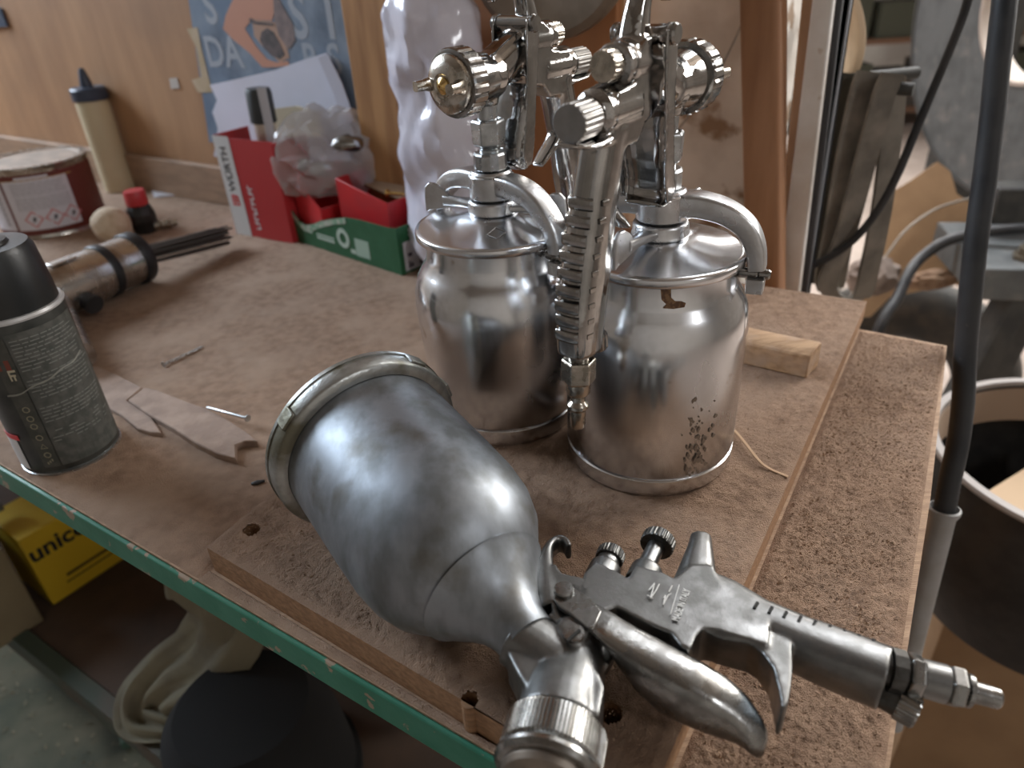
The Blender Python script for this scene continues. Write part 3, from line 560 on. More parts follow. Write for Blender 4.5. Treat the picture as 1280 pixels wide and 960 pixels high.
    ux = (P(855, 738, zt) - P(842, 772, zt)); uy = P(800, 750, zt) - P(850, 772, zt)
    mk = textmesh('MADE IN ITALY', .0042, P(852, 756, zt), ux, uy, off=0, depth=.00012, sx=.62, bold=.00006)
    wm = mat('engraved_bright', (.62, .62, .60), .6, .0)
    def ln(a, c, r=.00022): mk.tube([P(*a, zt), P(*c, zt)], r, 5)
    ln((849, 731), (838, 768), .0002)
    for a, c in (((811, 738), (818, 729)), ((818, 729), (813, 748)), ((813, 748), (820, 738)), ((820, 738), (824, 730)), ((809, 744), (816, 748)), ((829, 748), (832, 744)), ((832, 744), (829, 756)), ((829, 756), (835, 744)), ((836, 740), (840, 732)), ((835, 744), (839, 742))): ln(a, c, .0003)
    build('engraved_lettering', mk, wm, body, label='engraved logo and small lettering on the body')
    return g
lying_gun()

# ================================================================== THINGS ON THE BENCH
Z = V((0, 0, 1))
def plate(o, ex, ey, x0, x1, y0, y1, off, th=.0002, mb=None):
    ex = V(ex).normalized(); ey = V(ey); ey = (ey - ex * ey.dot(ex)).normalized(); nz = ex.cross(ey); mb = mb or MB(); o = V(o)
    return mb.prism([o + ex * x0 + ey * y0 + nz * off, o + ex * x1 + ey * y0 + nz * off, o + ex * x1 + ey * y1 + nz * off, o + ex * x0 + ey * y1 + nz * off], nz * th)
def wrap(base, r, poly, mb, th=.0003, sub=6):
    """2-D quad/polygon strip list [(arc, z), ...] bent round a vertical cylinder; arc in radians"""
    n = len(poly); a = [base + V((cos(t) * r, sin(t) * r, z)) for t, z in poly]; b = [base + V((cos(t) * (r + th), sin(t) * (r + th), z)) for t, z in poly]
    return mb.add(a + b, [tuple(range(n - 1, -1, -1)), tuple(range(n, 2 * n))] + [(i, (i + 1) % n, (i + 1) % n + n, i + n) for i in range(n)])
def wraprect(base, r, a0, a1, z0, z1, mb, th=.0003, k=None):
    k = k or max(1, int(abs(a1 - a0) / .12) + 1)
    for i in range(k):
        p = a0 + (a1 - a0) * i / k; q = a0 + (a1 - a0) * (i + 1) / k
        wrap(base, r, [(p, z0), (q, z0), (q, z1), (p, z1)], mb, th)
def facing(b): return atan2(-b.y, -b.x)
white_p = mat('white_print', (.66, .66, .68), .5); black_p = mat('black_print', (.02, .02, .022), .5); grey_p = mat('grey_print', (.30, .30, .32), .6); red_p = mat('red_print', (.62, .05, .06), .5)
pink_p = mat('pale_red_print', (.55, .20, .20), .5)
# --- spray can, near left
def spray_can():
    b = P(92, 562, ZB); b.z = ZB; t = thing('spray_can', 'black aerosol spray can with a dusty label at the left bench edge', 'spray can', b); fa = facing(b)
    can = mat('dark_printed_can', (.020, .022, .020), .4, .2, (.05, .052, .046), 60, rv=.1)
    R = .0315; Hc = .114
    build('can_body', MB().lathe([(0, .0015), (R - .004, .0015), (R - .001, .0002), (R, .0012), (R, .0025), (R - .0008, .0040), (R - .0003, .006), (R - .0003, Hc - .004), (R - .0008, Hc - .001), (R - .004, Hc), (0, Hc)], b, Z, 72), can, t)
    build('bottom_rim', MB().lathe([(R - .001, .0002), (R + .0006, .0010), (R + .0006, .0024), (R - .001, .0032)], b, Z, 72, closed=True), zinc, t, label='pale metal bottom rim')
    build('shoulder_ring', MB().lathe([(R - .004, Hc - .002), (R + .0002, Hc - .002), (R + .0005, Hc - .0008), (R - .0005, Hc + .0008), (R - .004, Hc + .0012)], b, Z, 72, closed=True), mat('white_ring', (.50, .50, .50), .35, .3), t, label='whitish ring below the cap')
    build('cap', MB().lathe([(0, Hc + .0005), (R - .0022, Hc + .0005), (R - .0026, Hc + .012), (R - .0045, Hc + .036), (R - .0065, Hc + .0395), (.0150, Hc + .0400), (.0140, Hc + .0420), (.0060, Hc + .0435), (0, Hc + .0435)], b, Z, 72), mat('black_plastic', (.010, .011, .011), .38, bump=.05, bs=400), t)
    lab = MB(); wraprect(b, R - .0003, fa - .30, fa + 1.25, .008, Hc - .008, lab); build('text_panel', lab, mat('dusty_label_panel', (.050, .054, .047), .6, 0, (.085, .085, .075), 160), t)
    ln = MB()
    for i in range(30):
        z = Hc - .013 - i * .00255
        if i in (9, 17, 18, 24): continue
        a = fa - .25
        while a < fa + 1.0:
            wd = random.uniform(.04, .20)
            if random.random() < (.93 if i < 24 else .5): wraprect(b, R + .0001, a, a + wd, z, z + .0007, ln, .0001, 1)
            a += wd + .03
    build('printed_lines', ln, mat('label_grey_print', (.17, .175, .16), .7), t)
    st = MB(); wraprect(b, R - .0003, fa - .66, fa - .33, .008, Hc - .01, st); build('side_stripe', st, mat('dark_stripe', (.035, .038, .030), .5, 0, (.06, .06, .05), 120), t)
    ic = MB(); olive = mat('olive_print', (.22, .205, .14), .6)
    for k, z in enumerate((.018, .025, .032, .041, .047, .054)):
        c = fa - .49; s_ = .0023
        if k == 1: pl = [(c - .075, z - s_ * .8), (c + .075, z - s_ * .8), (c, z + s_)]
        else: pl = [(c + .075 * cos(i * pi / 4), z + s_ * sin(i * pi / 4)) for i in range(8)]
        for i in range(len(pl)):
            p, q = pl[i], pl[(i + 1) % len(pl)]; m_ = (c * .0 + p[0] + (c - p[0]) * .3, p[1] + (z - p[1]) * .3); m2 = (q[0] + (c - q[0]) * .3, q[1] + (z - q[1]) * .3)
            wrap(b, R + .0001, [p, q, m2, m_], ic, .0001)
    for i in range(3): wraprect(b, R + .0001, fa - .56 + .05 * i, fa - .53 + .05 * i, .0105 + .001 * i, .0125 + .001 * i, ic, .0001, 1)
    build('hazard_symbols', ic, olive, t)
    wt = MB(); wraprect(b, R + .0001, fa - .50, fa - .47, .0755, .083, wt, .0001, 1); wraprect(b, R + .0001, fa - .50, fa - .36, .0815, .083, wt, .0001, 1); wraprect(b, R + .0001, fa - .48, fa - .38, .0785, .0798, wt, .0001, 1); wraprect(b, R + .0001, fa - .43, fa - .40, .0755, .0798, wt, .0001, 1)
    build('printed_letter', wt, mat('cream_print', (.42, .38, .27), .6), t)
    rd = MB(); wraprect(b, R + .0001, fa - .66, fa - .40, .083, .090, rd, .0001, 1); build('red_patch', rd, mat('rusty_red_print', (.16, .035, .02), .5), t)
    wv = MB(); wraprect(b, R + .0001, fa - 1.5, fa - 1.05, .006, .030, wv); build('white_patch', wv, white_p, t); wv = MB(); wraprect(b, R + .0001, fa - 1.5, fa - .95, .030, .034, wv); build('red_band', wv, red_p, t)
    tp = spline([b + V((cos(fa + a) * (R + .0004), sin(fa + a) * (R + .0004), z)) for a, z in ((-.7, .0655), (-.45, .066), (-.2, .0695), (.1, .071), (.4, .0745), (.7, .0750), (1.0, .078))], 4)
    build('torn_film_edge', MB().tube(tp, [.0004 + .0003 * random.random() for _ in tp], 6), mat('film_edge', (.22, .22, .19), .5), t)
spray_can()

# --- paint tin
def paint_tin():
    b = P(72, 281, ZB); b.z = ZB; R = .064; h = .092; fa = facing(b); t = thing('paint_tin', 'round metal paint tin with white hazard label and brown bands', 'paint tin', b)
    steel = mat('tin_steel', (.50, .49, .46), .28, 1, (.32, .28, .23), 60, rv=.1)
    build('tin_body', MB().lathe([(0, .001), (R - .002, .001), (R, .0004), (R + .0012, .0016), (R, .004), (R, h - .006), (R + .0008, h - .004), (R + .0022, h - .002), (R + .0022, h), (R - .003, h), (R - .003, h - .003), (0, h - .003)], b, Z, 80), steel, t)
    build('lid', MB().lathe([(0, h - .0028), (R - .0035, h - .0028), (R - .0040, h - .0008), (R - .008, h - .0005), (R - .010, h - .0020), (.030, h - .0020), (0, h - .0014)], b, Z, 80), mat('dusty_tin_lid', (.42, .32, .25), .7, .2, (.30, .24, .19), 40), t, label='dust covered lid')
    mb = MB(); wraprect(b, R + .0001, -pi, pi, .006, h - .009, mb, .0003, 60); build('wrap_label', mb, mat('brown_label', (.13, .025, .018), .45), t)
    mb = MB(); wraprect(b, R + .0004, fa - .72, fa + .48, .013, h - .0155, mb); wraprect(b, R + .0004, fa - 1.7, fa - .78, .013, h - .0155, mb); wraprect(b, R + .0004, fa - .45, fa + .15, h - .0145, h - .0115, mb); pn = build('white_panel', mb, mat('white_label', (.62, .61, .66), .45), t)
    mb = MB(); wraprect(b, R + .0004, fa - 1.7, fa + .60, h - .0160, h - .0150, mb); build('gold_line', mb, mat('gold_print', (.50, .33, .10), .4), t)
    mb = MB()
    for i in range(19):
        z = h - .0195 - i * .00185
        if i == 9: continue
        a = fa - .58
        while a < fa + .36:
            wd = random.uniform(.05, .16); wraprect(b, R + .0008, a, min(a + wd, fa + .42), z, z + .0006, mb, .0001, 1); a += wd + .02
    for i in range(11):
        z = .020 + i * .0035; wraprect(b, R + .0008, fa - .96, fa - .88 - .02 * (i % 2), z, z + .0024, mb, .0001, 1)
    build('printed_lines', mb, grey_p, pn)
    mb = MB(); mk = MB()
    for k, c in enumerate((fa - .36, fa + .02, fa + .36)):
        z = .0270; da = .185; dz = .0115
        for i in range(4):
            p = [(c, z - dz), (c + da, z), (c, z + dz), (c - da, z)]; a_, q = p[i], p[(i + 1) % 4]
            wrap(b, R + .0008, [a_, q, (q[0] + (c - q[0]) * .22, q[1] + (z - q[1]) * .22), (a_[0] + (c - a_[0]) * .22, a_[1] + (z - a_[1]) * .22)], mb, .0001)
        for q in range(3): wraprect(b, R + .0008, c - .04 + .015 * q, c + .02 + .012 * q, z - .0035 + .0018 * q, z - .0025 + .0026 * q, mk, .0001, 1)
    build('hazard_frame', mb, pink_p, pn, label='red diamond hazard frames'); build('hazard_symbol', mk, black_p, pn)
paint_tin()

# --- squeeze bottle by the wall
b = P(152, 238, ZB); b.z = ZB; t = thing('squeeze_bottle', 'tall cream plastic squeeze bottle with dark blue cap against the plywood', 'bottle', b)
build('bottle_body', MB().lathe([(0, .0005), (.021, .0005), (.0228, .003), (.0230, .012), (.0230, .122), (.0226, .133), (.0210, .137), (0, .137)], b, Z, 48), mat('cream_plastic', (.62, .54, .36), .45, 0, (.56, .47, .30), 14, trans=0.05), t)
build('cap', MB().lathe([(0, .1365), (.0248, .1365), (.0252, .139), (.0248, .1515), (.0225, .154), (0, .154)], b, Z, 96, mod=lambda a, r, t_: r - (.0003 if r > .0247 and int(a * 24 / pi + .01) % 2 else 0)), mat('dark_blue_plastic', (.035, .05, .085), .4), t, sharp=25)
build('spout', MB().lathe([(0, .1535), (.0095, .1535), (.0080, .162), (.0048, .176), (.0030, .180), (0, .180)], b, Z, 32), MATS['dark_blue_plastic'], t)

# --- white cork/foam plug, red-topped valve, scrap of paper
b = P(148, 303, ZB); b.z = ZB; mb = MB(); bm = bmesh.new(); bmesh.ops.create_icosphere(bm, subdivisions=3, radius=.0235)
mb.add([b + V((0, 0, .0225)) + v.co * (1 + .10 * noise.noise(v.co * 60)) * (1.0 if v.co.z > -.02 else .97) for v in bm.verts], [tuple(v.index for v in f.verts) for f in bm.faces]); bm.free()
build('foam_ball', mb, mat('pale_foam', (.60, .49, .36), .8, 0, (.50, .38, .26), 90, bump=.3, bs=200), label='small whitish faceted ball of hard foam beside the paint tin', cat='ball', flat=True)
b = P(184, 291, ZB); b.z = ZB; t = thing('hose_fitting', 'small black hose fitting with a red top and brass end', 'hose fitting', b)
build('fitting_body', MB().lathe([(0, .0002), (.013, .0002), (.0145, .004), (.0150, .010), (.0175, .018), (.0175, .026), (.0150, .034), (.0125, .038), (0, .038)], b, Z, 10, ph=.2), mat('black_fitting', (.018, .017, .016), .4, .2), t, flat=True, bevel=.001)
build('red_collar', MB().lathe([(0, .038), (.0132, .038), (.0138, .040), (.0132, .0545), (.0120, .0565), (0, .0565)], b, Z, 32), mat('red_plastic', (.45, .03, .035), .35), t)
d = V((.93, .28, 0)).normalized(); build('metal_end', MB().lathe([(0, .010), (.0075, .010), (.0075, .020), (.0060, .021), (.0060, .027), (.0072, .028), (.0072, .031), (.0045, .032), (.0040, .040), (0, .040)], b + V((0, 0, .0080)), d, 24), nickel, t)
pts = [P(x, y, ZB + .002) for x, y in ((180, 216), (205, 219), (236, 230), (249, 240), (228, 243), (193, 247))]
build('paper_scrap', MB().prism(pts, (0, 0, .0012)), mat('white_paper', (.60, .61, .66), .7), label='small white paper scrap lying at the foot of the plywood wall', cat='paper')

# --- needle scaler
def scaler():
    A = P(62, 367, ZB + .030); B = P(170, 322, ZB + .030); ax = (B - A); L = ax.length; ax.normalize()
    t = thing('needle_scaler', 'dirty chrome needle scaler with black rings and a bundle of steel needles', 'air tool', (A.x, A.y, ZB))
    dm = mat('dirty_chrome', (.58, .57, .55), .30, .9, (.30, .25, .20), 45, rv=.12, bump=.1, bs=80)
    sb = build('barrel', MB().lathe([(0, -.030), (.016, -.030), (.0215, -.020), (.0235, -.008), (.0262, .004), (.0262, L - .040), (.0258, L), (.0235, L + .003), (0, L + .003)], A, ax, 56), dm, t)
    for s0, w_, r_ in ((L - .045, .009, .0272), (L - .008, .012, .0274)):
        build('black_ring', MB().lathe([(.020, s0), (r_, s0), (r_ + .0006, s0 + .001), (r_ + .0006, s0 + w_ - .001), (r_, s0 + w_), (.020, s0 + w_)], A, ax, 48), blackrub, t)
    mb = MB().box(A + ax * .020 + V((0, 0, .0262)) + ax.cross(Z) * .004, (.012, .026, .003), Matrix((ax.cross(Z), ax, Z)).transposed()); build('raised_boss', mb, dm, sb, bevel=.001)
    sd = ax.cross(Z).normalized()
    build('exhaust_stub', MB().lathe([(0, .018), (.008, .018), (.008, .030), (.0095, .031), (.0095, .036), (0, .036)], A + ax * .018 + Z * -.006, (sd * 1.0 - Z * .25), 24), blackrub, t)
    build('grip', MB().sweep([A - ax * .01, P(72, 390, ZB + .025), P(84, 415, ZB + .020), P(97, 446, ZB + .0165)], [(.018, .018), (.015, .015), (.0135, .013), (.014, .013)], Z, 2.3, 24), dm, t)
    E_ = P(286, 291, ZB + .020)
    for k in range(19):
        a = k * 2.4; r = .0025 * math.sqrt(k); o0 = B + ax * .001 + (sd * cos(a) + Z * sin(a)) * r; sp = 1.15
        e = E_ + (sd * cos(a) + Z * sin(a)) * r * sp - ax * random.uniform(0, .012)
        build('needle', MB().tube([o0, (o0 + e) / 2 + Z * random.uniform(-.0006, .0006), e], .00135, 6), mat('needle_steel', (.10, .09, .08), .5, .6), t)
scaler()

# --- broken scrap, nails, chips
mb = MB(); hh = .0045
mb.prism([P(x, y, ZB + hh) for x, y in ((103, 455), (122, 458), (141, 466), (160, 475), (178, 484), (158, 500), (188, 520), (202, 541), (186, 540), (171, 535), (151, 518), (122, 503), (108, 480))], (0, 0, -hh + .0004))
build('plywood_scrap', mb, mat('grey_dusty_wood', (.37, .27, .21), .85, 0, (.28, .20, .155), 60, bump=.4, bs=300), bevel=.0008, label='flat dusty scrap of broken wood close beside the spray can', cat='wood scrap')
mb = MB(); hh = .0065
mb.prism([P(x, y, ZB + hh) for x, y in ((180, 484), (196, 487), (226, 499), (257, 510), (284, 524), (310, 541), (322, 551), (306, 551), (294, 556), (295, 573), (270, 566), (243, 553), (216, 535), (186, 518), (160, 500))], (0, 0, -hh + .0004))
build('plywood_scrap', mb, MATS['grey_dusty_wood'], bevel=.0008, label='jagged dusty strip of split wood with a nail across its end', cat='wood scrap')
def nail(x0, y0, x1, y1, z0, z1, lab, r=.0011):
    a, c = P(x0, y0, z0), P(x1, y1, z1); d = c - a; L = d.length; d.normalize()
    t = build('nail', MB().lathe([(0, 0), (.0026, 0), (.0026, .0008), (r, .0012), (r, L - .003), (.0002, L), (0, L)], a, d, 14), zinc, label=lab, cat='nail', group='nails on the bench')
nail(204, 456, 254, 433, ZB + .0035, ZB + .0025, 'bright nail with its head down, lying behind the wood scraps')
nail(310, 523, 258, 509, ZB + .0085, ZB + .0080, 'thin steel nail lying on the jagged strip of split wood', .0010)
build('rubber_chip', MB().sweep([P(314, 605, ZB + .0022), P(322, 603, ZB + .0025), P(331, 601, ZB + .0022)], [(.0010, .0007), (.0022, .0014), (.0008, .0006)], Z, 2, 12), blackrub, label='small black chip beside the lid of the lying gun', cat='chip')
# wood block and curl behind the right cup
e0 = P(1028, 428, .021); e1 = P(1016, 441, .0205); e2 = P(1013, 478, .001); dr = -(T(1, -.02, 0)).normalized()
hv = (e1 - e0); hv.z = 0
mb = MB(); LB = .125; nseg = 12; pts = []
for i in range(nseg + 1):
    c = e0 + dr * LB * i / nseg; j = .0006 * noise.noise(c * 60)
    for dx, z in ((0, .001), (0, .020), (.15, .022 + j), (.75, .0215 + j), (1., .0185), (1.0, .001)): pts.append(V((c.x + hv.x * 1.25 * dx, c.y + hv.y * 1.25 * dx, z + .0004)))
fs = [tuple(range(6)), tuple(range(nseg * 6 + 5, nseg * 6 - 1, -1))]
for i in range(nseg):
    for k in range(6): fs.append((i * 6 + k, i * 6 + (k + 1) % 6, (i + 1) * 6 + (k + 1) % 6, (i + 1) * 6 + k))
build('wood_block', mb.add(pts, fs), blockwood, bevel=.001, label='pale wooden offcut lying on the board behind the right cup', cat='wood block')
cl = spline([P(918, 538, .003), P(930, 552, .0045), P(948, 575, .004), P(962, 586, .0022), P(985, 596, .0016)], 6)
build('wood_curl', MB().sweep(cl, (.0011, .0005), Z, 2.5, 8), mat('pale_curl', (.48, .32, .20), .8), label='thin curled wood shaving on the board beside the right cup', cat='wood shaving')

# --- red and white carton
a = P(297, 293, ZB + .0005); c = P(358, 304, ZB + .0005); ex = (c - a); ex.z = 0; Wd = ex.length + .012; ex.normalize(); bk = V((-ex.y, ex.x, 0)); nf = -bk; Hh = .123
t = thing('parts_carton', 'red and white upright carton standing open beside the green box', 'box', a + ex * Wd / 2 + bk * .03)
cardm = mat('cardboard_inside', (.30, .19, .11), .85)
redc = mat('red_carton', (.42, .028, .032), .45); whc = mat('white_carton', (.60, .60, .60), .5)
D = .055; th = .0012
def bx(mb, x0, x1, y0, y1, z0, z1): return mb.prism([a + ex * x0 + bk * y0 + V((0, 0, z0)), a + ex * x1 + bk * y0 + V((0, 0, z0)), a + ex * x1 + bk * y1 + V((0, 0, z0)), a + ex * x0 + bk * y1 + V((0, 0, z0))], (0, 0, z1 - z0))
mb = MB(); bx(mb, 0, Wd, 0, th, 0, Hh - .002); bx(mb, Wd - th, Wd, th, D, 0, Hh - .004); bx(mb, 0, Wd, D - th, D, 0, Hh - .02); bx(mb, 0, th, th, D, 0, Hh); bx(mb, 0, Wd, 0, D, 0, th)
build('carton_walls', mb, redc, t)
f0 = a; pw = .0275
wp = build('white_panel', plate(f0, ex, Z, 0, pw, 0, Hh, .0003), whc, t); plate_in = bx(MB(), .002, Wd - .002, .002, D - .002, .0013, Hh - .035); build('cardboard_liner', plate_in, cardm, t)
build('brand_lettering', textmesh('WÜRTH', .0150, f0 + ex * (pw * .52) + Z * .084, Z, -ex, off=.0006, sx=.98, bold=.0002), black_p, wp)
mb = MB(); o_ = f0 + ex * pw * .52 + Z * .046
for x0, x1, y0, y1 in ((-.006, .006, -.0065, -.0045), (-.006, -.004, -.0045, .0065), (-.0025, -.0008, -.0030, .0065), (.0008, .0025, -.003, .0065), (.004, .006, -.0045, .0065), (-.006, .006, .0050, .0066)): plate(o_, ex, Z, x0, x1, y0, y1, .0006, mb=mb)
build('brand_emblem', mb, red_p, wp)
mb = MB()
for k in range(9):
    z = .012 + k * .0062; plate(f0, ex, Z, .040, .0475, z, z + .0016, .0003, mb=mb); plate(f0, ex, Z, .040 if k % 3 else .046, .0415 if k % 3 else .0475, z, z + .0050, .0003, mb=mb)
    if k % 2: plate(f0, ex, Z, .043, .0445, z, z + .0050, .0003, mb=mb)
build('blurred_lettering', mb, white_p, t, label='white lettering running up the red side')
# marker and stick standing in the carton
mp = a + ex * .058 + bk * .030
t2 = thing('marker_pen', 'thick marker with dark grey cap standing in the red carton', 'marker', mp + V((0, 0, .09)))
up = (V((.03, .0, 1))).normalized(); m0 = mp + V((0, 0, .09))
build('pen_barrel', MB().lathe([(0, 0), (.0118, 0), (.0120, .045), (0, .045)], m0, up, 32), mat('silver_barrel', (.62, .55, .47), .35, .7), t2)
build('pen_cap', MB().lathe([(0, .045), (.0148, .045), (.0152, .047), (.0148, .078), (.0130, .0825), (0, .0835)], m0, up, 32), mat('dark_grey_cap', (.035, .04, .042), .5), t2)
st0 = a + ex * .080 + bk * .018 + V((0, 0, .07)); build('plastic_strip', MB().sweep([st0, st0 + V((0, .002, .105))], (.0052, .0012), V((0, 1, .1)), 4, 12), mat('milky_plastic', (.55, .55, .58), .4, alpha=.85), label='narrow milky plastic strip standing between carton and bag', cat='plastic strip')
# --- green carton
A0 = P(362, 299, ZB + .0005); A1 = P(503, 346, ZB + .0005); gx = (A1 - A0); gx.z = 0; GW = gx.length; gx.normalize(); gb = V((-gx.y, gx.x, 0)); GD = .105; GH = .052
t = thing('green_carton', 'low dark green carton with a torn front holding red trays', 'box', A0 + gx * GW / 2 + gb * GD / 2)
gm = mat('green_carton', (.012, .085, .032), .5, 0, (.018, .10, .042), 60)
prof = [(0, .054), (.012, .050), (.022, .036), (.030, .029), (.042, .026), (.058, .030), (.075, .037), (.100, .044), (.125, .050), (.150, .0515), (GW - .016, .0515), (GW, .0530)]
prof = [(x * GW / .21 if x < .2 and x != 0 and x <= .15 else x, z) for x, z in prof]
front = [A0] + [A0 + gx * GW] + [A0 + gx * min(x, GW) + Z * z for x, z in reversed(prof)]
def gbx(mb, x0, x1, y0, y1, z0, z1): return mb.prism([A0 + gx * x0 + gb * y0 + Z * z0, A0 + gx * x1 + gb * y0 + Z * z0, A0 + gx * x1 + gb * y1 + Z * z0, A0 + gx * x0 + gb * y1 + Z * z0], (0, 0, z1 - z0))
gf = build('front_panel', MB().prism(front, gb * .0012), gm, t)
mb = MB(); gbx(mb, GW - .0012, GW, .0012, GD, 0, .053); gbx(mb, 0, .0012, .0012, GD, 0, .055); gbx(mb, 0, GW, GD - .0012, GD, 0, .060); gbx(mb, 0, GW, 0, GD, 0, .0012); build('carton_walls', mb, gm, t)
edge = [A0 + gx * min(x, GW) + Z * (z - .0006) - gb * .0003 for x, z in prof[:9]]
tm = MB(); low = [p - Z * (.006 + .004 * abs(noise.noise(p * 90))) for p in edge]
for i in range(len(edge) - 1): tm.prism([edge[i], edge[i + 1], low[i + 1], low[i]], -gb * .0004)
build('torn_paper_edge', tm, mat('torn_paper', (.40, .40, .33), .8, 0, (.16, .30, .19), 120), gf, label='pale torn edge of the carton front')
mb = MB(); nc = 20; c0 = A0 + gx * GW * .545 + Z * .024
for i in range(nc):
    p, q = 2 * pi * i / nc, 2 * pi * (i + 1) / nc
    mb.prism([c0 - gb * .0002 + (gx * cos(u_) * r1 + Z * sin(u_) * r1) for u_, r1 in ((p, .0115), (q, .0115), (q, .0062), (p, .0062))], -gb * .0003)
plate(A0, gx, Z, GW * .18, GW * .26, .018, .022, .0002, mb=mb); plate(A0, gx, Z, GW * .30, GW * .46, .014, .017, .0002, mb=mb); plate(A0, gx, Z, GW * .30, GW * .46, .0185, .0205, .0002, mb=mb)
plate(A0, gx, Z, GW * .60, GW * .64, .009, .014, .0002, mb=mb)
build('round_emblem', mb, mat('pale_green_print', (.40, .48, .40), .6), gf)
build('grey_panel', plate(A0, gx, Z, GW * .645, GW * .76, .008, .0285, .0002), mat('grey_green_print', (.30, .40, .32), .6), gf)
sp = build('side_label', plate(A0 + gx * GW, gb, Z, .006, .055, .004, .036, .0002), mat('grey_white_label', (.46, .45, .48), .6), t)
mb = MB(); o_ = A0 + gx * GW
for x0, x1, z0, z1 in ((.010, .018, .007, .009), (.011, .013, .009, .014), (.014, .017, .009, .012), (.011, .017, .019, .023), (.026, .036, .018, .028), (.026, .034, .006, .012)): plate(o_, gb, Z, x0, x1, z0, z1, .0005, mb=mb)
build('label_symbols', mb, mat('dark_label_print', (.06, .05, .07), .6), sp)
build('carton_lettering', textmesh('S', .012, o_ + gb * .018 + Z * .0445, gb, Z, off=.0003, bold=.0003), white_p, t)
# red trays in the green carton
rm = mat('red_tray_plastic', (.58, .025, .03), .38, 0, (.50, .03, .035), 30)
def tray(lab, x0, y0, z0, W_, D_, H_, H2, rz):
    o = A0 + gx * x0 + gb * y0 + Z * z0; c_, s_ = cos(rz), sin(rz); tx = gx * c_ + gb * s_; ty = gb * c_ - gx * s_; w_ = .0018
    mb = MB()
    mb.prism([o, o + tx * W_, o + tx * W_ + Z * H2, o + Z * H_], ty * w_)
    mb.prism([o + ty * D_, o + ty * D_ + tx * W_, o + ty * D_ + tx * W_ + Z * H2, o + ty * D_ + Z * H_], ty * w_)
    mb.prism([o + ty * w_, o + ty * D_, o + ty * D_ + Z * H_, o + ty * w_ + Z * H_], tx * w_)
    mb.prism([o + tx * (W_ - w_) + ty * w_, o + tx * (W_ - w_) + ty * D_, o + tx * (W_ - w_) + ty * D_ + Z * H2, o + tx * (W_ - w_) + ty * w_ + Z * H2], tx * w_)
    mb.prism([o + ty * w_ + tx * w_, o + tx * (W_ - w_) + ty * w_, o + tx * (W_ - w_) + ty * D_, o + tx * w_ + ty * D_], Z * w_)
    build('storage_tray', mb, rm, bevel=.0006, label=lab, cat='tray', group='red trays in the green carton')
tray('red plastic tray with a sloping cut side, left in the green carton', .020, .008, .0016, .055, .075, .079, .048, -.08)
tray('larger red plastic tray standing square at the right of the green carton', .094, .018, .0016, .082, .072, .083, .066, .05)
o = A0 + gx * .100 + gb * .05 + Z * .070; build('brown_card', MB().prism([o, o + gx * .085 - Z * .01, o + gx * .085 + gb * .03, o + gb * .035 + Z * .004], Z * .0016), cardm, label='brown card strip lying across the larger red tray', cat='card')
o = A0 + gx * .155 + gb * .04 + Z * .0712; build('brass_screw', MB().lathe([(0, 0), (.0045, 0), (.0045, .002), (.002, .003), (.002, .022), (0, .024)], o, (gx + gb * .4).normalized(), 16), brass, label='small brass screw lying on the larger red tray', cat='screw')
# crumpled clear bag
def lump(name, c, rad, amp, fq, m, seed=0, sq=(1, 1, 1), sub=4, flat=False, zmin=None, **k):
    bm = bmesh.new(); bmesh.ops.create_icosphere(bm, subdivisions=sub, radius=1); mb = MB(); vs_ = []
    for v in bm.verts:
        n_ = v.co.normalized(); f = 1 + amp * (1 - 2 * abs(noise.noise(n_ * fq + V((seed, seed, 0))))) + amp * .5 * noise.noise(n_ * fq * 3 + V((0, seed, 0)))
        p = V(c) + V((n_.x * rad * sq[0], n_.y * rad * sq[1], n_.z * rad * sq[2])) * f
        if zmin is not None: p.z = max(p.z, zmin)
        vs_.append(p)
    mb.add(vs_, [tuple(v.index for v in f.verts) for f in bm.faces]); bm.free(); return build(name, mb, m, flat=flat, **k)
bagm = mat('clear_film', (.62, .60, .60), .12, 0, alpha=.42, coat=.3)
bc = PN(414, 200, .598)
lump('parts_bag', bc, .058, .30, 2.2, bagm, 3, (.98, .48, .84), label='crumpled clear plastic bag of small parts behind the red trays', cat='bag', zmin=ZB + .058)
for k, (x, y) in enumerate(((436, 180), (372, 205), (400, 212))):
    c = PN(x, y, .594 - .004 * k); lump('metal_part', c, .010 + .002 * (k == 0), .15, 1.6, chrome_dark if k != 2 else zinc, k, (1.5, .8, .8), 2, label=['bright dark-sided metal part at the right end of the clear bag', 'shiny metal part at the left side of the clear bag', 'small zinc part low in the middle of the clear bag'][k], cat='metal part', group='metal parts in the clear bag')
# --- papers and poster on the wall
def onwall(pts, n, th, m, name, parent=None, **k): return build(name, MB().prism([PN(x, y, n) for x, y in pts], NV * -th), m, parent, **k)
t = thing('poster', 'blue-grey wall poster of a person in dark lace, half hidden by paper', 'poster', PN(345, 60, NW - .001))
bp_ = onwall(((232, -28), (424, -28), (449, 152), (262, 178)), NW - .0005, .0006, mat('poster_blue', (.12, .18, .27), .5, 0, (.22, .28, .36), 14, col3=(.06, .09, .14), ns3=10), 'poster_sheet', t)
n1 = NW - .0012
sk = mat('poster_skin', (.52, .26, .18), .5); hz_ = mat('poster_lace', (.16, .12, .12), .6, 0, (.24, .18, .17), 90)
onwall(((300, -20), (345, -20), (344, 10), (340, 26), (315, 24), (306, 36), (322, 60), (334, 74), (345, 78), (360, 76), (362, 82), (345, 84), (328, 84), (312, 66), (290, 48), (279, 36), (282, 20)), n1, .0003, sk, 'printed_arm', bp_)
onwall(((315, 24), (340, 27), (352, 30), (356, 50), (362, 72), (350, 78), (330, 60), (318, 45)), n1, .0003, mat('poster_skin_shade', (.42, .27, .20), .5), 'printed_torso', bp_)
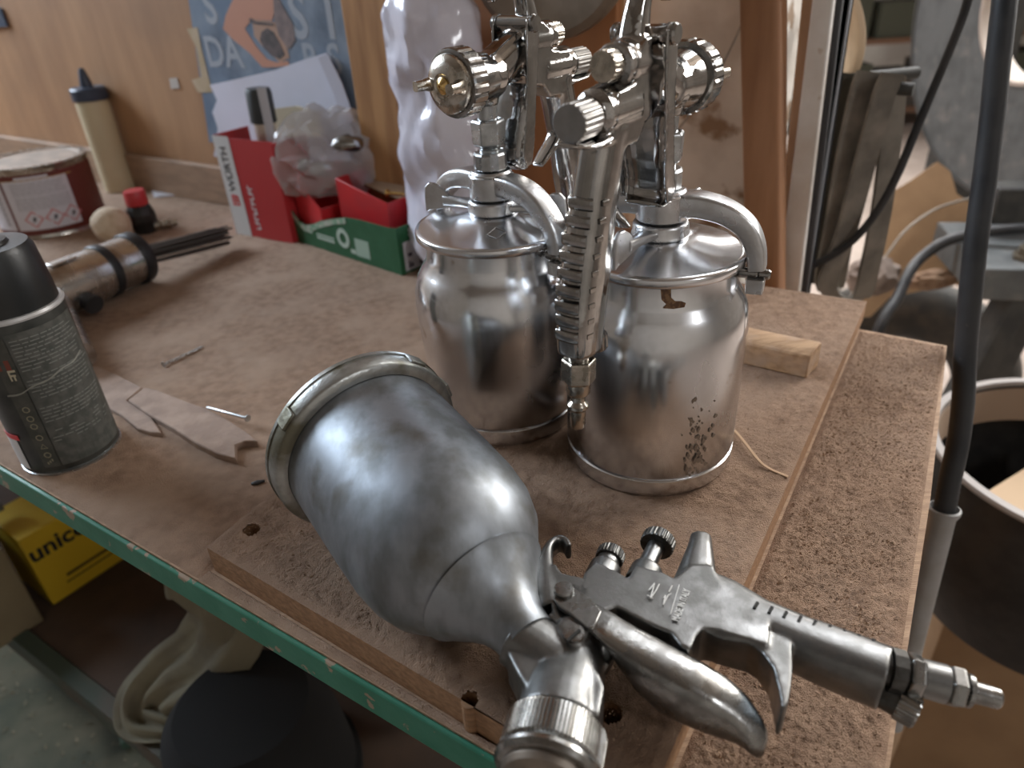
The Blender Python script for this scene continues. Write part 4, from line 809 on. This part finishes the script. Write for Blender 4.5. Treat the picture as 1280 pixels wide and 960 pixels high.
onwall(((341, -20), (352, 5), (366, 30), (369, 50), (361, 62), (349, 45), (343, 25)), n1 - .0003, .0003, hz_, 'printed_garment', bp_)
onwall(((327, 40), (334, 35), (342, 40), (350, 54), (356, 68), (350, 74), (340, 70), (330, 60), (325, 50)), n1 - .0003, .0003, mat('poster_lace_dark', (.06, .05, .05), .6, 0, (.12, .09, .09), 90), 'printed_lace', bp_)
onwall(((313, 22), (320, 27), (342, 29), (342, 32), (318, 30), (311, 26)), n1 - .0006, .0003, mat('poster_lace_dark', (.06, .05, .05), .6), 'printed_band', bp_)
pt = mat('poster_letter', (.34, .38, .44), .5)
def wtext(s, x, y, size, n, m, par, nm='lettering', sx=1.): return build(nm, textmesh(s, size, PN(x, y, n), U, Z, off=0, sx=sx, bold=size * .022), m, par)
wtext('S', 262, 10, .055, n1, pt, bp_); wtext('S T', 394, 22, .068, n1, pt, bp_, sx=.9); wtext('DA', 279, 67, .050, n1, pt, bp_); wtext('R S', 402, 76, .046, n1, pt, bp_)
onwall(((263, 106), (304, 97), (346, 87), (376, 76), (408, 66), (417, 92), (432, 128), (446, 150), (438, 200), (330, 205), (268, 195), (273, 160), (266, 140), (272, 125)), NW - .004, .0010, mat('white_sheet', (.66, .68, .80), .7, 0, (.60, .61, .70), 8), 'paper_sheet', label='large white paper sheet pinned over the lower part of the poster', cat='paper')
onwall(((398, 72), (410, 67), (428, 104), (444, 150), (430, 160), (418, 118)), NW - .0075, .0008, mat('white_sheet_fold', (.50, .50, .58), .7), 'paper_fold', label='greyish folded strip of paper at the right side of the white sheet', cat='paper')
onwall(((341, 136), (372, 132), (398, 140), (404, 170), (341, 172)), NW - .016, .003, mat('cream_card', (.50, .43, .30), .7), 'cream_card', label='cream card edge standing above the clear bag', cat='card')
onwall(((234, 36), (247, 34), (252, 60), (262, 100), (266, 115), (248, 116), (240, 100), (252, 96), (246, 60)), NW - .0008, .0008, mat('old_tape', (.50, .40, .28), .5, 0, (.42, .33, .2), 60), 'torn_tape', label='torn yellowed tape hanging on the plywood left of the poster', cat='tape')
onwall(((212, 98), (221, 97), (225, 110), (214, 111)), NW - .0008, .0006, mat('white_sticker', (.50, .46, .42), .6), 'sticker', label='tiny white sticker on the plywood above the squeeze bottle', cat='sticker')
onwall(((-30, 2), (3, 10), (12, 33), (-30, 38)), NW - .0005, .004, mat('dark_blue_paint', (.03, .05, .09), .5), 'blue_tag', label='dark blue tag on the plywood in the top left corner', cat='tag')
# steel dish high on the wall
c = PN(690, -86, NW - .03); build('steel_dish', MB().lathe([(0, 0), (.078, 0), (.082, .004), (.082, .014), (.076, .018), (0, .018)], c, -NV, 64), mat('brown_steel', (.30, .25, .20), .45, .7, (.22, .18, .14), 30), label='flat round steel dish hung high on the orange plywood', cat='dish')
# white plastic film bundle hanging behind the left gun
def film():
    ys = [-60, -20, 20, 60, 95, 130, 165, 200, 240, 280, 318]; lx = [500, 494, 489, 488, 494, 508, 511, 512, 513, 520, 528]; rx = [560, 572, 590, 598, 603, 604, 612, 622, 634, 640, 640]
    NS = 56; rows = []; ns = 60; mb = MB(); pts = []
    for j in range(ns + 1):
        t = j / ns * (len(ys) - 1); k = min(int(t), len(ys) - 2); f = t - k; f = f * f * (3 - 2 * f)
        y = ys[k] + (ys[k + 1] - ys[k]) * (t - k); l = lx[k] + (lx[k + 1] - lx[k]) * f; r = rx[k] + (rx[k + 1] - rx[k]) * f
        a, b_ = PN(l, y, .575), PN(r, y, .575); c = (a + b_) / 2; hw = (b_ - a).length / 2; z = c.z
        for i in range(NS):
            th_ = 2 * pi * i / NS; n_ = noise.noise(V((cos(th_) * 1.7, sin(th_) * 1.7, z * 22))) * .14 + noise.noise(V((cos(th_) * 4, sin(th_) * 4, z * 50))) * .06
            pts.append(c + U * cos(th_) * hw * (1 + n_ * .5) + NV * sin(th_) * min(hw * .8, .038) * (1 + n_ * 2.2))
    fs = [tuple(range(NS))] + [(j * NS + i, j * NS + (i + 1) % NS, (j + 1) * NS + (i + 1) % NS, (j + 1) * NS + i) for j in range(ns) for i in range(NS)] + [tuple(range(ns * NS + NS - 1, ns * NS - 1, -1))]
    build('plastic_film', mb.add(pts, fs), mat('white_film', (.74, .73, .82), .16, 0, (.64, .62, .72), 18, coat=.5, alpha=.93, bump=.25, bs=30), label='bundle of white glossy plastic film hanging behind the left spray gun', cat='plastic film')
film()

# ================================================================== BESIDE AND BEHIND THE BENCH (right)
# orange-brown pole leaning at the far bench edge
pa, pb_ = PN(954, -60, .664), PN(957, 352, .664); d = (pb_ - pa).normalized(); e = pa + d * ((ZF + .001 - pa.z) / d.z); s0 = pa - d * .5
build('wooden_pole', MB().sweep([s0, pa, (pa + e) / 2, e], (.0165, .0165), NV, 5, 20), mat('varnished_pole', (.33, .160, .075), .5, 0, (.25, .115, .05), 8, st=(6, 6, .7), bump=.08, bs=60), label='orange-brown wooden pole standing upright behind the far bench edge', cat='pole')
# leaning planks
def leaning(name, m, top, bot, n0, n1, th, lab, cat, ex_=.35):
    """top/bot: (x_left, x_right, y)"""
    a, b_ = PN(top[0], top[2], n0), PN(top[1], top[2], n0); c, d_ = PN(bot[0], bot[2], n1), PN(bot[1], bot[2], n1)
    k = (ZF + .002 - c.z) / (c.z - a.z); c2 = c + (c - a) * k; k2 = (ZF + .002 - d_.z) / (d_.z - b_.z); d2 = d_ + (d_ - b_) * k2
    a2 = a - (c - a).normalized() * ex_; b2 = b_ - (d_ - b_).normalized() * ex_
    return build(name, MB().prism([a2, b2, d2, c2], NV * th), m, bevel=.0015, label=lab, cat=cat)
leaning('beige_board', mat('beige_board', (.50, .36, .25), .7, 0, (.42, .30, .20), 20), (1002, 1024, 0), (968, 990, 340), .700, .700, .010, 'narrow beige board edge leaning beside the limewashed wall', 'board')
leaning('white_board', mat('white_painted_board', (.76, .75, .73), .6, 0, (.62, .58, .53), 16, col3=(.42, .30, .20), ns3=22, lo3=.62, hi3=.68, bump=.15, bs=50), (1015, 1042, 0), (974, 1001, 345), .688, .688, .011, 'white painted board leaning between pole and dark belts', 'board')
leaning('dark_strip', mat('black_strip', (.03, .03, .034), .5), (1044, 1053, 0), (1003, 1011, 345), .700, .700, .008, 'black strip leaning just right of the white board', 'strip')
leaning('grey_strip', mat('grey_strip', (.17, .18, .20), .5), (1053, 1064, 0), (1012, 1018, 300), .715, .715, .008, 'grey strip leaning right of the black strip', 'strip')
# hanging belts on a bracket
bel = mat('grey_dusty_belt', (.22, .20, .17), .8, 0, (.12, .11, .095), 22, bump=.2, bs=120, col3=(.25, .22, .19), ns3=18, lo3=.55, hi3=.7)
beld = mat('dark_belt', (.035, .036, .036), .7, 0, (.06, .06, .055), 30)
nb = .80
br0, br1 = PN(1010, 104, nb + .010), PN(1142, 112, nb + .010)
t = thing('belt_bracket', 'dark steel bracket bar carrying the worn belts', 'bracket', br0)
build('bar', MB().tube([br0, br1], .006, 14), beld, t)
q = T(-.076, .90, br0.z); build('arm', MB().tube([V((q.x, q.y, br0.z)), br0 + (br1 - br0) * .05, br0 + (br1 - br0) * .3], .006, 12), beld, t)
def belt(front, back, m, lab, w_=.011, nf=nb, dn=.020):
    f = [PN(x, y, nf) for x, y in front]; bk_ = [PN(x, y, nf + dn) for x, y in back]
    pts = spline(f + list(reversed(bk_)), 5); pts.append(pts[0]); sd = (rt * .95 + fw * .2).normalized()
    mb = MB(); n = len(pts) - 1; v = []
    for i in range(n):
        tg_ = (pts[(i + 1) % n] - pts[i - 1]).normalized(); nn = tg_.cross(sd).normalized() * .0022
        w2 = sd * w_
        v += [pts[i] - w2 - nn, pts[i] + w2 - nn, pts[i] + w2 + nn, pts[i] - w2 + nn]
    fs = [(i * 4 + k, i * 4 + (k + 1) % 4, ((i + 1) % n) * 4 + (k + 1) % 4, ((i + 1) % n) * 4 + k) for i in range(n) for k in range(4)]
    build('drive_belt', mb.add(v, fs), m, label=lab, cat='belt', group='worn belts hung on a bracket', sharp=50)
belt([(1058, 92), (1046, 120), (1034, 180), (1024, 240), (1016, 300), (1012, 345)], [(1060, 96), (1050, 140), (1040, 200), (1032, 260), (1026, 320), (1020, 350)], mat('olive_belt', (.085, .08, .062), .8, 0, (.055, .052, .042), 25), 'dark olive belt, leftmost on the bracket', .0135)
belt([(1088, 90), (1080, 110), (1068, 160), (1056, 220), (1044, 290), (1032, 350)], [(1091, 96), (1084, 130), (1072, 180), (1062, 240), (1050, 310), (1040, 360)], bel, 'grey dusty belt with a pale top, middle one on the bracket', .0135, nb - .008, .03)
belt([(1116, 92), (1106, 115), (1090, 170), (1074, 230), (1056, 295), (1034, 362)], [(1120, 98), (1117, 140), (1110, 200), (1102, 260), (1088, 330), (1074, 372)], bel, 'grey worn belt at the right end of the bracket', .0115, nb - .014, .04)
c = PN(1060, 22, .86); pts = spline([PN(1056, -8, .86), PN(1066, 16, .86), PN(1071, 46, .86), PN(1067, 76, .86), PN(1056, 100, .86)], 5)
build('pale_wood_hoop', MB().sweep(pts, (.014, .005), rt, 4, 14), mat('pale_hoop_wood', (.62, .48, .33), .6, 0, (.50, .37, .24), 20), label='curved pale wooden piece hanging above the belts', cat='wood piece')
# thin wire in front of the limewashed wall
wl_ = spline([PN(945, -20, .70), PN(925, 35, .70), PN(898, 90, .70), PN(868, 135, .70), PN(842, 172, .70), PN(830, 215, .70)], 5); build('thin_wire', MB().tube(wl_, .0011, 6), mat('grey_wire', (.30, .27, .23), .5, .5), label='thin grey wire drooping across the limewashed wall', cat='wire')
# black cables
cab = mat('black_cable', (.009, .011, .014), .6, 0, (.03, .031, .033), 25, rv=.08, col3=(.10, .085, .07), ns3=90, lo3=.72, hi3=.78)
cp = [(1262, -70, .50), (1257, -10, .50), (1247, 80, .51), (1240, 150, .52), (1230, 230, .53), (1219, 310, .54), (1210, 400, .556), (1206, 450, .565), (1204, 500, .570), (1198, 550, .574), (1188, 598, .578), (1181, 634, .585), (1172, 668, .597), (1163, 700, .608)]
build('thick_cable', MB().tube(spline([PD(*p) for p in cp], 5), .0083, 20), cab, label='thick black cable hanging down past the right bench corner', cat='cable')
cp = [(1222, -50, .60), (1207, 10, .62), (1186, 65, .64), (1165, 115, .66), (1142, 170, .68), (1120, 222, .70), (1094, 268, .72), (1062, 304, .74), (1024, 328, .76), (990, 336, .78), (970, 336, .80)]
build('thin_cable', MB().tube(spline([PD(*p) for p in cp], 5), .0040, 14), cab, label='thinner black cable sagging from the top right towards the pole', cat='cable')
# grey pipe beside the bench corner
a_, b_ = PD(1181, 634, .585), PD(1128, 850, .66); ax = (b_ - a_); L = ax.length * 1.3; ax.normalize()
build('grey_pipe', MB().lathe([(.0108, 0), (.0124, .001), (.0124, .004), (.0100, .010), (.0098, L), (.0080, L), (.0082, .010), (.0104, .003)], a_, ax, 36, closed=True), mat('grey_pvc', (.30, .30, .30), .45, 0, (.24, .235, .22), 30), label='grey plastic pipe mouth holding the thick cable beside the bench', cat='pipe')
# round machine flange
gm_ = mat('grey_machine_paint', (.125, .137, .142), .55, .1, (.09, .10, .104), 24, bump=.12, bs=60, col3=(.19, .19, .185), ns3=30, lo3=.55, hi3=.75)
fc = PD(1300, 0, 1.30); hd_ = V((fc.x, fc.y, 0)).normalized(); fn = V((-1, -.09, 0)).normalized()
t = thing('machine_guard', 'large grey round steel machine guard ring at the top right', 'machine guard', fc)
build('ring_plate', MB().lathe([(.144, 0), (.358, 0), (.361, .003), (.361, .018), (.358, .021), (.144, .021)], fc, -fn, 96, closed=True), gm_, t)
build('inner_lip', MB().lathe([(.139, -.004), (.146, -.004), (.146, .050), (.139, .050)], fc, -fn, 96, closed=True), mat('pale_lip', (.46, .40, .35), .6), t)
build('outer_rim', MB().lathe([(.357, -.003), (.364, -.003), (.364, .024), (.357, .024)], fc, -fn, 96, closed=True), mat('dark_rim', (.07, .072, .072), .5, .2), t)
ml = P(1262, 520, ZF)
q_ = V((fc.x + .06, fc.y + .22, 0)); build('support_post', MB().prism([V((q_.x - .03, q_.y - .04, fc.z + .1)), V((q_.x + .05, q_.y - .04, fc.z + .1)), V((q_.x + .05, q_.y + .06, fc.z + .1)), V((q_.x - .03, q_.y + .06, fc.z + .1))], (0, 0, -(fc.z + .1 - ZF) + .001)), beld, t)
# machine table with bolt and dark legs
mc = PD(1300, 345, 1.10); R_ = Matrix.Rotation(radians(-12), 3, 'Z')
t = thing('machine_table', 'dark grey machine table edge with a bolt at the right frame edge', 'machine', V((mc.x, mc.y, ZF)))
build('table_slab', MB().box(mc + V((.055, .06, 0)), (.28, .22, .052), R_), gm_, t, bevel=.003)
bt = mc + V((-.020, .01, .026)); build('bolt', MB().lathe([(0, 0), (.024, 0), (.024, .006), (.018, .007), (.018, .018), (.013, .019), (.013, .038), (.008, .040), (.008, .058), (0, .060)], bt, Z, 6), mat('oily_steel', (.14, .12, .09), .45, .6), t, flat=True)
build('dark_bracket', MB().box(mc + V((.07, .12, .075)), (.18, .05, .06), R_), beld, t, bevel=.004)
for x, y in ((-.03, .00), (.09, .10)):
    p0 = mc + V((x, y, -.026)); p1 = V((p0.x - .20, p0.y - .10, ZF + .002)); build('leg', MB().sweep([p0, p1], (.026, .020), V((1, 0, .1)), 5, 12), beld, t)
# cardboard, torn below
def ondepth(pts, D0, m, name, th, **k): return build(name, MB().prism([PD(x, y, D0) for x, y in pts], fw * th), m, **k)
cb = mat('brown_cardboard', (.34, .215, .115), .8, 0, (.29, .18, .095), 20, bump=.1, bs=40)
cbp = [(1050, 398), (1064, 372), (1078, 330), (1094, 270), (1110, 243), (1138, 226), (1172, 202), (1188, 214), (1196, 242), (1226, 262), (1252, 268), (1248, 372), (1232, 368), (1214, 350), (1202, 358), (1190, 352), (1176, 358), (1150, 364), (1112, 372), (1088, 396)]
ondepth(cbp, 1.30, cb, 'cardboard_sheet', .006, label='big bent sheet of brown cardboard with a ragged lower edge behind the belts', cat='cardboard')
sd_ = [(x, y) for x, y in ((1062, 372), (1100, 330), (1130, 290), (1165, 264), (1200, 251), (1240, 243), (1290, 226))]
build('steel_wire', MB().tube(spline([PD(x, y, 1.27) for x, y in sd_], 5), .0022, 8), mat('grey_wire', (.3, .27, .23)), label='thin grey wire arching in front of the brown cardboard', cat='wire')
build('rubber_hose', MB().tube(spline([PD(x, y, d_) for x, y, d_ in ((1300, 285, 1.12), (1260, 287, 1.13), (1218, 292, 1.15), (1180, 303, 1.17), (1152, 322, 1.18), (1136, 342, 1.17), (1122, 372, 1.16), (1104, 400, 1.15), (1090, 440, 1.17), (1080, 500, 1.22))], 5), .0088, 16), blackrub, label='black rubber hose arching from the machine table into the dark tyre', cat='hose')
tc_ = P(1148, 350, -.37) - V((0, 0, .249))
def torus(name, c, ax, R1, r1, m, **k):
    mb = MB(); mb.lathe([(R1 + r1 * cos(2 * pi * i / 20), r1 * .75 * sin(2 * pi * i / 20)) for i in range(20)], c, ax, 72, closed=True); return build(name, mb, m, **k)
torus('old_tyre', tc_, (V((-.45, -.9, 0))), .182, .067, mat('tyre_rubber', (.020, .020, .018), .7, 0, (.045, .038, .03), 30, bump=.3, bs=60), label='old black tyre standing behind the far right bench corner', cat='tyre')
lump('cloth_rag', PD(1092, 345, 1.22), .035, .25, 2.2, mat('greyish_rag', (.26, .21, .18), .9, 0, (.17, .13, .11), 30), 5, (1.1, .8, .8), 3, label='greyish brown rag below the cardboard beside the belts', cat='rag')
lump('wood_scrap', PD(1165, 350, 1.24), .03, .3, 2.2, mat('torn_card', (.40, .27, .18), .9, 0, (.22, .13, .08), 50), 8, (1.4, .5, .5), 3, label='torn brown cardboard scrap hanging over the tyre', cat='cardboard', flat=True)
# black drum with cardboard inside, cardboard box below
dc = P(1374, 572, -.22); DR = .160; dz0 = V((dc.x, dc.y, 0))
t = thing('black_tub', 'wide black plastic tub with a pale rim right of the bench', 'tub', V((dc.x, dc.y, -.4385)))
build('tub_wall', MB().lathe([(0, -.4385), (.115, -.4385), (.135, -.430), (.166, -.36), (.176, -.31), (.170, -.26), (DR, -.222), (DR - .005, -.222), (.164, -.26), (.170, -.31), (.160, -.36), (.128, -.422), (0, -.425)], dz0, Z, 96), mat('black_tub_plastic', (.012, .011, .010), .6, 0, (.022, .020, .018), 50, col3=(.06, .05, .04), ns3=120, lo3=.7, hi3=.76), t)
build('tub_rim', MB().lathe([(DR - .008, -.2225), (DR + .0030, -.2225), (DR + .0038, -.220), (DR + .002, -.217), (DR - .007, -.217)], dz0, Z, 96, closed=True), mat('pale_rim', (.30, .275, .26), .5), t, label='pale worn rim')
build('inner_card', MB().lathe([(DR - .012, -.27), (DR - .007, -.226), (DR - .009, -.226), (DR - .014, -.27)], dz0, Z, 64, closed=True), mat('tan_lining', (.30, .22, .16), .7), t)
build('card_piece', MB().box((dc.x + .02, dc.y, -.300), (.19, .16, .012), Matrix.Rotation(.5, 3, 'Z')), mat('tan_card', (.46, .33, .21), .8), label='tan cardboard piece lying inside the black tub', cat='cardboard')
bt0 = P(1196, 741, -.445); ex2 = (P(1290, 762, -.445) - bt0).normalized(); ey2 = V((-ex2.y, ex2.x, 0))
t = thing('cardboard_box', 'large closed brown cardboard box under the black tub', 'box', V((bt0.x, bt0.y, ZF)))
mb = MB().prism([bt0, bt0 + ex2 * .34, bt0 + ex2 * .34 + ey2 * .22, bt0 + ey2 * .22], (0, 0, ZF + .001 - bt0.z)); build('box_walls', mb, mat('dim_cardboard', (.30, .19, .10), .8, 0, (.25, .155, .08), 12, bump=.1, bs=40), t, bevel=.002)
build('top_flap', MB().prism([bt0 + Z * .0005, bt0 + ex2 * .34 + Z * .0005, bt0 + ex2 * .34 + ey2 * .2 + Z * .0005, bt0 + ey2 * .2 + Z * .0005], Z * .004), cb, t)
camo = mat('camouflage_cloth', (.10, .11, .055), .9, 0, (.26, .22, .15), 22, .45, .52, 2, col3=(.03, .032, .02), ns3=14, lo3=.5, hi3=.54)
mb = MB(); pts = []; nx = 40
for j in range(16):
    for i in range(nx + 1):
        p = bt0 + ex2 * (.0 + .33 * i / nx) + ey2 * (.002 + .07 * j / 15); h = .0065 + .016 * abs(noise.noise(p * 34)) + .012 * sin(j / 15 * pi) * (.6 + noise.noise(p * 15)); pts.append(V((p.x, p.y, p.z + max(.0048, h))))
mb.add(pts, [(j * (nx + 1) + i, j * (nx + 1) + i + 1, (j + 1) * (nx + 1) + i + 1, (j + 1) * (nx + 1) + i) for j in range(15) for i in range(nx)])
o = build('camouflage_cloth', mb, camo, label='rumpled green and beige camouflage cloth along the cardboard box top', cat='cloth', clean=False, sharp=180); sm = o.modifiers.new('s', 'SOLIDIFY'); sm.thickness = .0012
# pale sheet leaning behind (lit board) and far clutter
pb0 = P(1175, 470, ZF); 
t = thing('workshop_shelf', 'dark cluttered steel shelf far back at the top of the picture', 'shelf', (2.9, 5.2, ZF))
dkm = mat('dark_far_metal', (.035, .034, .030), .7, 0, (.07, .055, .045), 6)
for x in (2.0, 3.2, 4.4):
    for y in (5.0, 5.5): build('post', MB().box((x, y, ZF + .9), (.05, .05, 1.8)), dkm, t)
for z in (.12, .55, 1.0, 1.5): build('shelf_board', MB().box((3.2, 5.25, ZF + z), (2.46, .55, .03)), mat('brown_shelf_board', (.16, .085, .05), .7), t)
k = 0
for z in (.135, .565, 1.015):
    x = 2.08
    ci = 0
    while x < 4.2:
        wd = random.uniform(.30, .46); hh = random.uniform(.20, .33); cn, m = [('near-black', dkm), ('olive', mat('far_olive', (.06, .065, .045), .7)), ('reddish brown', mat('far_brown', (.14, .075, .045), .7)), ('grey', mat('far_grey', (.16, .15, .14), .6))][random.randrange(4)]
        if x + wd > 4.36: break
        cc = V((x + wd / 2, 5.2, ZF + z + hh / 2 + .0005)); ordn = ('first', 'second', 'third', 'fourth', 'fifth', 'sixth', 'seventh')[ci]; ci += 1
        build('storage_crate', MB().box(cc, (wd, .36, hh)), m, label=f'{cn} crate, {ordn} from the left on the ' + {.135: 'bottom', .565: 'middle', 1.015: 'upper'}[z] + ' board of the far shelf', cat='crate', group='crates on the far shelf')
        x += wd + random.uniform(.03, .09)

# ================================================================== UNDER THE BENCH (left, dark)
ZS = -.425
yl = P(67, 757, ZS + .001); yr = P(150, 702, ZS + .001); ex3 = (yr - yl); ex3.z = 0; WY = ex3.length * 1.25; ex3.normalize(); ey3 = V((-ex3.y, ex3.x, 0))
hY = .02
for _ in range(60):
    tpt = yl + Z * hY; vv_ = tpt - CAM; yy = 480 - F * vv_.dot(upv) / vv_.dot(fw)
    if yy < 678: break
    hY += .003
t = thing('yellow_box', 'bright yellow printed carton on the dark shelf under the bench', 'box', yl)
build('carton', MB().prism([yl, yl + ex3 * WY, yl + ex3 * WY + ey3 * .09, yl + ey3 * .09], Z * hY), mat('yellow_carton', (.72, .50, .03), .5), t, bevel=.0015)
build('brand_lettering', textmesh('unico', hY * .29, yl + ex3 * WY * .33 + Z * hY * .74, ex3, Z, off=.0003, bold=.0008), black_p, t)
mb = MB(); c0 = yl + ex3 * WY * .80 + Z * hY * .66 - ey3 * .0003
mb.prism([c0 + ex3 * cos(i * pi / 9) * hY * .13 + Z * sin(i * pi / 9) * hY * .18 for i in range(18)], -ey3 * .0004); plate(yl, ex3, Z, WY * .25, WY * .75, hY * .25, hY * .29, .0003, mb=mb); plate(yl, ex3, Z, WY * .22, WY * .8, hY * .17, hY * .19, .0003, mb=mb)
build('printed_marks', mb, mat('brown_print', (.10, .06, .01), .6), t)
c1 = P(56, 776, ZS + .001); c0 = P(-60, 850, ZS + .001); e4 = (c0 - c1); e4.z = 0; e4.normalize(); n4 = V((e4.y, -e4.x, 0))
if n4.y < 0: n4 = -n4
build('dull_cardboard_box', MB().prism([c1, c1 + e4 * .28, c1 + e4 * .28 + n4 * .16, c1 + n4 * .16], Z * .125), mat('olive_cardboard', (.20, .16, .09), .8, 0, (.16, .125, .07), 10), bevel=.002, label='dull brown carton on the lower shelf left of the yellow box', cat='box')
p0 = c1 + n4 * .08 + Z * .1385 - e4 * .03; build('grey_tube', MB().tube([p0, p0 + e4 * .30], .0130, 20), mat('grey_tube_plastic', (.16, .17, .17), .5), label='grey tube lying on top of the dull brown carton', cat='tube')
# white sack hanging over the shelf
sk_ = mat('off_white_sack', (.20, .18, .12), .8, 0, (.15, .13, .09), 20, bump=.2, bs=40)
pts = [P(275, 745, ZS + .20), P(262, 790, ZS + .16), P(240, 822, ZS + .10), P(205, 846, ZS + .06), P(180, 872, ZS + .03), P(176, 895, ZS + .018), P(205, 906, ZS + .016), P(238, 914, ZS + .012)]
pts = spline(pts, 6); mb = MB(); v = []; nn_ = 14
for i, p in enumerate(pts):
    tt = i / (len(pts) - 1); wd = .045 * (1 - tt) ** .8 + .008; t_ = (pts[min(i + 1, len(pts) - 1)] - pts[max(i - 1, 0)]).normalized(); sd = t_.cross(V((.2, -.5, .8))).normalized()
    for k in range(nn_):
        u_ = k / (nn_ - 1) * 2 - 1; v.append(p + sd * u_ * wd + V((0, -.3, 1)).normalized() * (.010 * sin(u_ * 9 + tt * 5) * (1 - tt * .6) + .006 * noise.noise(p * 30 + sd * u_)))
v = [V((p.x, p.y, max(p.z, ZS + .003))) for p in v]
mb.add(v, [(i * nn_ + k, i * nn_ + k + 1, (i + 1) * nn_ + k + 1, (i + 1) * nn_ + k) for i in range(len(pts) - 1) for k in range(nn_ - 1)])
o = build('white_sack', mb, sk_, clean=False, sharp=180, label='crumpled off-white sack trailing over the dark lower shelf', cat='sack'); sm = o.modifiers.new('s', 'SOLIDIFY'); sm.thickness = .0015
hc_ = P(322, 932, ZS + .06); build('black_bucket', MB().lathe([(.091, .0), (.091, .010), (.086, .012), (.082, .06), (.074, .105), (.060, .122), (.03, .127), (0, .128)], V((hc_.x, hc_.y, ZS + .001)), Z, 64), mat('matt_black', (.004, .004, .004), .95), label='round black upturned bucket on the lower shelf below the green edge', cat='bucket')
hc_ = T(-.33, .40, ZS + .001); build('amber_bottle', MB().lathe([(0, 0), (.030, 0), (.033, .004), (.033, .085), (.026, .105), (.012, .118), (.012, .135), (0, .135)], hc_, Z, 36), mat('amber_plastic', (.30, .14, .01), .4), label='amber bottle in the dark on the lower shelf behind the black bucket', cat='bottle')
# things on the floor at the lower left
mc_ = T(-1.0, -.08, ZF + .004); build('dark_floor_sheet', MB().prism([T(-1.56, -.45, ZF + .0005), T(-.06, -.45, ZF + .0005), T(-.06, .54, ZF + .0005), T(-1.56, .54, ZF + .0005)], (0, 0, .006)), mat('dark_mottled_floor', (.045, .05, .033), .9, 0, (.075, .072, .05), 12, det=9, bump=.3, bs=50, col3=(.02, .03, .022), ns3=5, lo3=.45, hi3=.6), label='dark mottled greenish sheet added to darken the floor before and under the bench', cat='floor sheet')  # added sheet, darkens the concrete floor before and under the bench
build('green_hose', MB().tube(spline([P(70, 810, ZF + .019), P(90, 840, ZF + .019), P(118, 868, ZF + .019), P(150, 890, ZF + .019), P(160, 930, ZF + .019)], 5), .011, 14), mat('green_hose_rubber', (.06, .12, .09), .5), label='green hose lying on the floor at the lower left', cat='hose')
for k in range(1):
    mb = MB()
    for i in range(160):
        x, y = random.uniform(-20, 240), random.uniform(800, 980); p = P(x, y, ZF + .0085); q_ = random.uniform(.003, .008)
        vs_ = [p + V((random.uniform(-1, 1), random.uniform(-1, 1), random.uniform(-.3, .5))) * q_ for _ in range(4)]; mb.add(vs_, [(0, 1, 2), (0, 3, 1), (1, 3, 2), (2, 3, 0)])
    build('floor_debris', mb, mat('floor_debris', (.16, .14, .10), .9, 0, (.10, .10, .07), 30), kind='stuff', flat=True, label='scattered chips and dirt on the dark floor at the lower left', cat='debris')
